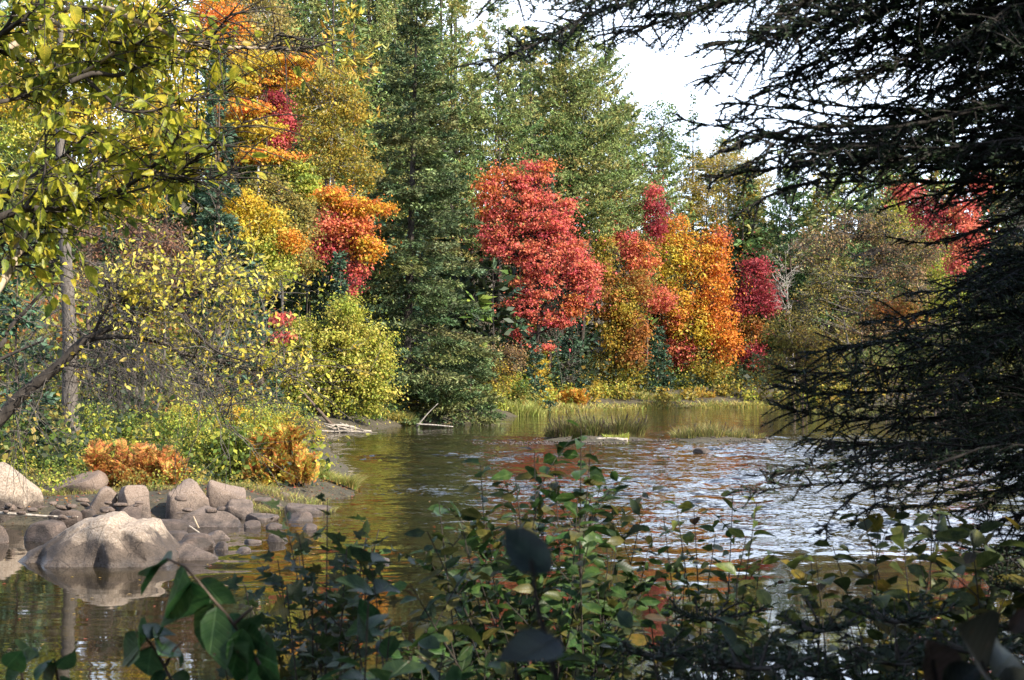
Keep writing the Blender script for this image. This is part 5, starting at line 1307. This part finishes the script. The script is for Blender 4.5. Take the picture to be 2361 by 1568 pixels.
# --- saplings at the lower right
def sapling(label, x, Y, yt, half, tiers=9):
    px = Y / F; X = (x - CX) * px; z = gz(X, Y); zt = H + (HY - yt) * px
    root = thing('fir_sapling', label, 'sapling', (X, Y, z))
    wd = MB(); t = np.linspace(0, 1, 10)
    st_ = np.stack([X + .02 * np.sin(t * 4 + x), Y + 0 * t, z - .05 + (zt - z + .05) * t], 1)
    tubes(wd, st_, .016 * (1.08 - t), 6); wd.build('trunk', B_dark, root, True)
    for k in range(tiers):
        tt = .3 + .68 * k / (tiers - 1) * .98
        nb = 5
        bm_, nm_ = MB(), MB()
        for j in range(nb):
            a = j / nb * 2 * PI + k * 1.1 + rng.normal() * .2; L = half * px * (1.12 - tt) / .8 * rng.uniform(.75, 1.15) + .05
            o = along(st_, [tt])[0]; d = np.array([math.cos(a), math.sin(a), 0])
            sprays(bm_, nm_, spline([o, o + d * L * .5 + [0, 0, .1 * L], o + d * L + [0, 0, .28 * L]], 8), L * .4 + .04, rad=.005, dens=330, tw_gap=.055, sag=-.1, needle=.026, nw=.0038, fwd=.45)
        o = bm_.build('branch', B_dark, root); nd = nm_.build('needles', M_fir, root); nd.parent = o; tag(nd, kind='stuff')
sapling('broad fir sapling in the dark lower right corner', 2080, 3.5, 1385, 430, 11)
sapling('tall fir sapling left of the broad one, under the sparse bush', 1660, 3.9, 1385, 330, 10)
sapling('fir sapling at the right edge, partly behind the broad one', 2380, 4.2, 1330, 380, 10)
sapling('low fir sapling between the broad one and the tall one', 1870, 3.7, 1410, 330, 10)
sapling('fir sapling hugging the bottom edge of the view at the right', 2240, 2.9, 1450, 430, 10)
sapling('small fir sapling at the foot of the tall green bush', 1500, 3.6, 1470, 300, 9)
sapling('fir sapling hugging the bottom edge below the tall sapling', 1760, 3.0, 1490, 420, 9)
# --- shrubs along the near bank
L_green = LeafSet('ovate', [(.04, .08, .018), (.05, .095, .02), (.035, .062, .02), (.065, .09, .02), (.09, .085, .02)], M_near, 18, 1)
L_dog = LeafSet('broad', [(.032, .064, .022), (.04, .075, .022), (.03, .055, .022)], M_near, 12, 2, .9)
L_maple = LeafSet('lobed', [(.04, .06, .018), (.055, .068, .02), (.034, .05, .018), (.075, .065, .02), (.045, .062, .018)], M_near, 16, 3)
L_yel = LeafSet('oval', [(.065, .08, .02), (.12, .105, .02), (.17, .13, .02), (.05, .065, .02), (.06, .042, .02), (.045, .06, .018)], M_near, 18, 4)
L_dry = LeafSet('ovate', [(.07, .04, .02), (.12, .14, .025), (.055, .09, .02), (.18, .18, .035), (.08, .12, .025)], M_near, 14, 5, 1.6)
near_bush('dogwood_bush', 'tall leafy green bush in the middle of the near bank', [(1340, 988), (1232, 1040), (1108, 1072), (1012, 1158), (1390, 1100), (1062, 1195), (1165, 1110), (1280, 1075), (1478, 1192), (985, 1225), (1425, 1240), (945, 1345), (1100, 1320), (1250, 1230), (1335, 1195),
          (1040, 1270), (1190, 1205), (1400, 1310), (1150, 1400), (1300, 1380), (1000, 1420), (1450, 1380), (1230, 1330), (1080, 1450), (1360, 1450)], [1120, 1200, 1260, 1320, 1380], 5.0, L_green, .06, .045, top=.7, side=6)
near_bush('maple_shrub', 'lobed leaf maple shrub left of the tall green bush', [(655, 1170), (755, 1150), (850, 1205), (690, 1240), (800, 1260), (860, 1250), (640, 1290), (720, 1330), (780, 1350), (690, 1420), (820, 1420), (740, 1460), (560, 1340)], [690, 730, 760], 4.6, L_maple, .062, .055, top=.7, side=6, sidelen=.2)
near_bush('dogwood_bush', 'bluish green leafy stem at the foot of the maple shrub', [(850, 1370), (815, 1420), (900, 1440), (870, 1490), (950, 1510)], [860, 900], 3.4, L_dog, .085, .085, top=.75, side=1, droop=.4)
near_bush('meadow_bush', 'sparse sunlit bush with withered leaves right of the tall green bush', [(1560, 1165), (1600, 1175), (1690, 1140), (1745, 1160), (1530, 1190), (1650, 1230), (1720, 1240), (1580, 1300), (1490, 1330), (1700, 1330), (1750, 1300), (1540, 1380), (1640, 1370)], [1560, 1640, 1700], 5.4, L_dry, .05, .06, top=.5, side=2, sidelen=.16, dup=False)
near_bush('viburnum_bush', 'bush with broad yellowing leaves under the fir at the right', [(1990, 1190), (2080, 1210), (2170, 1165), (1920, 1260), (2240, 1230), (1870, 1290), (2120, 1290), (2300, 1260), (2020, 1330), (2200, 1340), (1850, 1370), (2330, 1350), (2350, 1230)], [1950, 2050, 2150, 2250], 4.7, L_yel, .062, .055, top=.66, side=5)
near_bush('meadow_bush', 'low yellowing bush between the saplings and the tall green bush', [(1540, 1430), (1620, 1400), (1700, 1410), (1780, 1400), (1850, 1430), (1500, 1480), (1680, 1480)], [1600, 1700, 1780], 4.5, L_yel, .055, .07, top=.55, side=2, dup=False)
near_bush('meadow_bush', 'leafy undergrowth at the bottom below the tall green bush', [(960, 1450), (1040, 1480), (1120, 1500), (1190, 1470), (1290, 1490), (1400, 1480), (1460, 1450), (920, 1520), (1330, 1530), (1080, 1540)], [1050, 1150, 1250, 1350], 4.2, L_green, .054, .055, top=.6, side=3)

L_dark = LeafSet('ovate', [(.035, .055, .018), (.045, .07, .02), (.03, .045, .018), (.08, .075, .02)], M_near, 14, 21)
near_bush('meadow_bush', 'dark leafy thicket filling the lower right corner among the saplings', [(1480 + 62 * i, 1445 + (i * 37) % 90) for i in range(15)], [1500, 1620, 1750, 1880, 2000, 2120, 2240, 2350], 4.0, L_dark, .052, .05, top=.6, side=6, sidelen=.26)
# the big leaved branch in front, lower left
def leafy_branch(name, label, stems, leafs, Y, leaves, cat='shrub', bark=None, jit=.45):
    root = thing(name, label, cat, P(stems[0][0][0], stems[0][0][1], Y))
    for s_ in stems:
        mb = MB(); tubes(mb, spline([P(a, b, Y) for a, b in s_], 12), np.linspace(.005, .002, 12), 6); mb.build('stem', bark or B_brown, root, True)
    pos = np.array([P(q[0], q[1], Y + rng.normal() * .04) for q in leafs]); tip = np.array([P(q[2], q[3], Y + rng.normal() * .06) for q in leafs])
    ax = tip - pos; L = np.linalg.norm(ax, axis=1)
    nor = nrm(np.array([[0, -.8, .35]]) + rng.normal(size=(len(pos), 3)) * jit)
    leaves.spread(root, pos, ax, nor, L)
    return root
L_big = LeafSet('broad', [(.035, .075, .022), (.045, .085, .022), (.03, .06, .022)], M_near, 10, 7, .7)
leafy_branch('dogwood_branch', 'arching dogwood stem with the largest leaves at the lower left', [[(680, 1700), (640, 1600), (590, 1520), (540, 1440), (480, 1370), (430, 1310), (384, 1288)], [(540, 1440), (560, 1420), (585, 1400)]],
    [(384, 1288, 325, 1365), (395, 1290, 330, 1330), (425, 1312, 385, 1440), (440, 1340, 395, 1445), (465, 1335, 525, 1405), (490, 1390, 450, 1500), (500, 1400, 480, 1540), (560, 1450, 530, 1575), (545, 1440, 590, 1500), (575, 1480, 560, 1600), (600, 1530, 640, 1590), (590, 1510, 650, 1540),
     (560, 1450, 610, 1490), (520, 1420, 560, 1470), (620, 1570, 570, 1640), (630, 1590, 690, 1640)], 2.75, L_big)
leafy_branch('dogwood_branch', 'smaller dogwood sprig left of the arching stem', [[(440, 1680), (400, 1580), (365, 1510), (335, 1470)], [(380, 1540), (400, 1500), (420, 1480)]],
    [(335, 1470, 275, 1530), (340, 1475, 300, 1500), (350, 1490, 335, 1570), (365, 1510, 395, 1470), (350, 1480, 370, 1455), (385, 1545, 330, 1590), (395, 1560, 450, 1590), (410, 1500, 420, 1540), (345, 1475, 380, 1462), (400, 1570, 360, 1620)], 2.9, L_big)
leafy_branch('dogwood_branch', 'dogwood sprig in the lower left corner', [[(60, 1680), (52, 1580), (50, 1500)], [(150, 1680), (135, 1580), (125, 1520)]],
    [(50, 1500, 10, 1545), (52, 1510, 95, 1500), (52, 1530, 10, 1590), (125, 1520, 70, 1570), (128, 1530, 95, 1600), (130, 1540, 165, 1505), (140, 1570, 205, 1600), (50, 1500, 65, 1490), (135, 1570, 110, 1640)], 3.0, L_big)
L_blur = LeafSet('ovate', [(.03, .045, .034), (.034, .046, .036)], M_near, 6, 9)
leafy_branch('maple_sprig', 'blurred grey green leaf closest to the lens in the middle', [[(1300, 1750), (1290, 1600), (1240, 1400), (1225, 1290)], [(1240, 1750), (1200, 1600), (1190, 1540)]],
    [(1270, 1320, 1150, 1238), (1288, 1475, 1180, 1520)], 1.25, L_blur, bark=B_black, jit=.3)
L_blur2 = LeafSet('oval', [(.028, .024, .014), (.034, .022, .016), (.022, .026, .014)], M_near, 6, 10)
leafy_branch('viburnum_sprig', 'blurred mottled leaves in the lower right corner', [[(2300, 1750), (2290, 1600), (2260, 1520)], [(2150, 1750), (2160, 1600), (2150, 1520)]],
    [(2270, 1560, 2240, 1460), (2290, 1560, 2361, 1480), (2160, 1590, 2140, 1480), (2170, 1600, 2250, 1540), (2300, 1620, 2380, 1560), (2200, 1640, 2120, 1600), (2330, 1460, 2370, 1400)], 1.6, L_blur2, bark=B_black, jit=.15)

# --- the leaning alder at the left, over the water's edge
Ya = 14.0
a4 = lambda pts, Y=Ya: np.array([P(x * .336, y * .336 + 516.5, Y + dy) for x, y, *r in pts for dy in [r[0] if r else 0]])
root = thing('leaning_alder', 'dark leaning trunk with hanging grey twigs and small yellow leaves', 'tree', P(-330, 1130, Ya))
mainl = spline(np.concatenate([[P(-330, 1200, Ya)], a4([(-300, 1600), (0, 1335), (130, 1190), (300, 1055), (450, 930), (540, 830), (640, 770)])]), 26)
mb = MB(); tubes(mb, mainl, np.interp(np.linspace(0, 1, 26), [0, .3, 1], [.10, .075, .042]) * 1.0, 10); mb.build('trunk', B_dark, root, True)
limbs = [([(640, 770), (740, 720), (900, 660), (1000, 620), (1120, 580), (1220, 560)], .032), ([(630, 785), (800, 772), (950, 780), (1060, 800, .2), (1180, 860, .3), (1300, 900, .4), (1450, 930, .5), (1650, 940, .6), (1850, 915, .7), (2000, 980, .8)], .026),
         ([(1220, 560), (1300, 690, -.2), (1400, 800, -.3), (1500, 880, -.4), (1700, 950, -.5)], .018), ([(1000, 620), (1280, 470, .2), (1340, 440, .3), (1500, 450, .4), (1900, 465, .5)], .014), ([(1290, 470, .2), (1360, 390, .3), (1450, 310, .4)], .012),
         ([(640, 760), (700, 630), (760, 500), (740, 400)], .02), ([(900, 660), (860, 560), (760, 420), (700, 330)], .012), ([(1180, 860, .3), (1330, 960, .2), (1400, 1100, .1), (1480, 1200), (1550, 1390)], .012), ([(1450, 930, .5), (1700, 1000, .3), (1900, 1000), (2050, 1060)], .012),
         ([(-300, 1150), (0, 845), (60, 720), (180, 590), (350, 400)], .034), ([(-250, 1050), (0, 930), (150, 860), (300, 800)], .026)]
lp = []
for pts, r0 in limbs:
    p = spline(a4(pts), 18); mb = MB(); tubes(mb, p, r0 * np.linspace(1, .35, 18), 7); mb.build('limb', B_dark, root, True)
    if pts[0][0] > 500: lp.append(p)
tw = MB(); Ps, Ax = [], []
for k in range(400):
    p = lp[rng.integers(len(lp))] if k % 5 else mainl[14:]
    o = along(p, [rng.uniform(.1, 1)])[0]; hang = rng.random() < .15
    d = nrm(rvec(1)[0] * [1, .8, .7] + ([.25, 0, -1.1] if hang else [.35, 0, .55])); L = rng.uniform(.25, .95) * (1.1 if hang else .95)
    s = np.linspace(0, 1, 7); q = o + d * (L * s)[:, None] + np.cumsum(rng.normal(size=(7, 3)) * .022, 0); q[:, 2] -= .22 * L * s ** 2
    tubes(tw, q, np.linspace(.0055, .002, 7), 3)
    ns = rng.integers(2, 6)
    for j in range(ns):
        o2 = along(q, [rng.uniform(.25, .95)])[0]; d2 = nrm(d + rvec(1)[0] * .9); l2 = L * rng.uniform(.2, .5)
        q2 = o2 + d2 * (l2 * np.linspace(0, 1, 4))[:, None] + np.cumsum(rng.normal(size=(4, 3)) * .012, 0); tubes(tw, q2, np.linspace(.003, .0015, 4), 3)
        if (not hang or rng.random() < .12):
            for e in (.35, .6, .8, 1.0):
                Ps.append(along(q2, [e])[0]); Ax.append(d2 * .5 + rvec(1)[0] + [0, 0, -.5])
tag(tw.build('twigs', B_grey, root), kind='stuff')
L_ald2 = LeafSet('small', [(.5, .42, .04), (.42, .4, .05), (.55, .36, .04), (.36, .36, .05), (.58, .5, .12)], M_leaf, 12, 12, 1.2)
Ps, Ax = np.array(Ps), np.array(Ax)
hgt = Ps[:, 2] - 3.2 + .25 * (Ps[:, 0] + 3.5)           # mostly bare low down and towards the root
kp = rng.random(len(Ps)) < np.clip(.62 + hgt * .5, .05, 1) * np.clip((Ps[:, 0] + 4.3) / .9, .06, 1)
Ps, Ax = Ps[kp], Ax[kp]
L_ald2.spread(root, Ps, Ax, nrm(rvec(len(Ps)) + [0, -.2, .6]), .047 * np.exp(rng.normal(size=len(Ps)) * .25))

# --- the near tree whose boughs fill the upper left
Yn = 7.4
c1 = lambda pts, Y=Yn: np.array([P(x * .336, y * .336, Y + (r[0] if r else 0)) for x, y, *r in pts])
root = thing('near_hornbeam', 'near tree with translucent yellow green leaves filling the upper left', 'tree', (-3.6, Yn - .3, gz(-3.6, Yn - .3)))
mb = MB(); b = np.array([-3.6, Yn - .3, gz(-3.6, Yn - .3) - .1])
tubes(mb, spline([b, b + [.1, .1, 1.6], b + [.35, .2, 3.0], b + [.5, .3, 4.6]], 16), np.linspace(.085, .03, 16), 10); mb.build('trunk', B_tan, root, True)
bl = [([(-500, 1900), (-200, 1650), (0, 1490), (170, 1430), (400, 1440), (700, 1370), (900, 1260), (1020, 1170), (1130, 1060), (1200, 1000), (1240, 830)], .024, B_dark),
      ([(-400, 700), (0, 605), (130, 595), (380, 552), (560, 500), (700, 420), (780, 360)], .022, B_tan), ([(-300, 760), (0, 700), (260, 640), (480, 560), (600, 510), (740, 400)], .014, B_dark),
      ([(-400, 500), (0, 350), (150, 280), (330, 120), (480, 62), (760, 62), (900, 130), (1100, 200), (1250, 285), (1500, 322), (1850, 330), (2000, 350), (2150, 320)], .02, B_tan), ([(1830, 330), (1870, 280), (1905, 225)], .008, B_tan),
      ([(-300, 500), (0, 235), (100, 80), (170, -60)], .018, B_dark), ([(-300, 420), (30, 220), (200, 90), (330, -60)], .022, B_dark), ([(-300, 1600), (0, 1370), (200, 1225), (450, 1060), (560, 960), (620, 860)], .018, B_dark),
      ([(-100, 2100), (100, 1800), (230, 1540), (330, 1400), (450, 1300), (520, 1260)], .026, B_tan), ([(-150, 2000), (0, 1840, .2), (100, 1700, .2), (180, 1500, .2), (230, 1330, .2), (300, 1260, .2)], .022, B_tan),
      ([(480, 560), (650, 500), (800, 520), (930, 470), (1150, 400), (1380, 320), (1460, 250), (1520, 170), (1620, 50)], .013, B_dark), ([(1020, 1170), (1050, 950), (1020, 880)], .007, B_dark), ([(900, 1260), (1020, 1200), (1250, 1220), (1560, 1230), (1640, 1200)], .008, B_dark),
      ([(700, 1370), (1100, 1250), (1300, 1120), (1500, 960), (1690, 830)], .007, B_dark), ([(450, 1060), (600, 1180), (700, 1100), (760, 950)], .007, B_dark), ([(330, 120), (500, 220), (700, 200), (900, 180), (1050, 120), (1300, 20)], .013, B_tan),
      ([(560, 500), (700, 640), (850, 760), (1050, 760), (1250, 700), (1430, 660), (1600, 620)], .010, B_dark), ([(170, 1430), (300, 1200), (310, 960), (300, 800)], .008, B_dark), ([(0, 350), (200, 420), (400, 330), (600, 280), (900, 300), (1100, 330)], .012, B_dark)]
lp = []
for pts, r0, m_ in bl:
    q = [(x, y, (r[0] if r else 0) + .25 * math.sin(x * .004 + len(pts))) for x, y, *r in pts]
    p = spline(c1(q), 22); mb = MB(); tubes(mb, p, r0 * np.linspace(1, .3, 22), 7); mb.build('limb', m_, root, True); lp.append(p)
Ps, Ax = [], []; tw = MB()
wl_ = np.array([np.linalg.norm(np.diff(p, axis=0), axis=1).sum() for p in lp])
for k in range(680):
    p = lp[rng.choice(len(lp), p=wl_ / wl_.sum())]
    o = along(p, [rng.uniform(.22, 1) ** .8])[0]
    d = nrm(rvec(1)[0] * [1, .9, .6] + [.5, 0, .05]); L = rng.uniform(.12, .42)
    q = spline([o, o + d * L * .5 + [0, 0, .02], o + d * L + [0, 0, -.05 * L]], 6); tubes(tw, q, np.linspace(.004, .0018, 6), 4)
    for e in np.arange(.3, 1.01, .3 if L < .25 else .22):
        Ps.append(along(q, [e])[0]); Ax.append(d * .6 + rvec(1)[0] * .6 + [0, 0, -.75 * rng.random()])
tag(tw.build('twigs', B_dark, root), kind='stuff')
Ps, Ax = np.array(Ps), np.array(Ax)
kp = rng.random(len(Ps)) < np.clip((-1.28 - Ps[:, 0]) / .45, .06, 1)    # thins out towards the bough tips
Ps, Ax = Ps[kp], Ax[kp]
L_horn = LeafSet('ovate', [(.34, .36, .03), (.4, .38, .03), (.26, .3, .03), (.15, .2, .03), (.46, .38, .04), (.2, .12, .05)], M_glow, 20, 15, 1.0, w=[3, 3, 3, 2, 2, .5])
L_horn.spread(root, Ps, Ax, nrm(np.array([[0, -.25, .7]]) + rng.normal(size=(len(Ps), 3)) * .5), .066 * np.exp(rng.normal(size=len(Ps)) * .22))
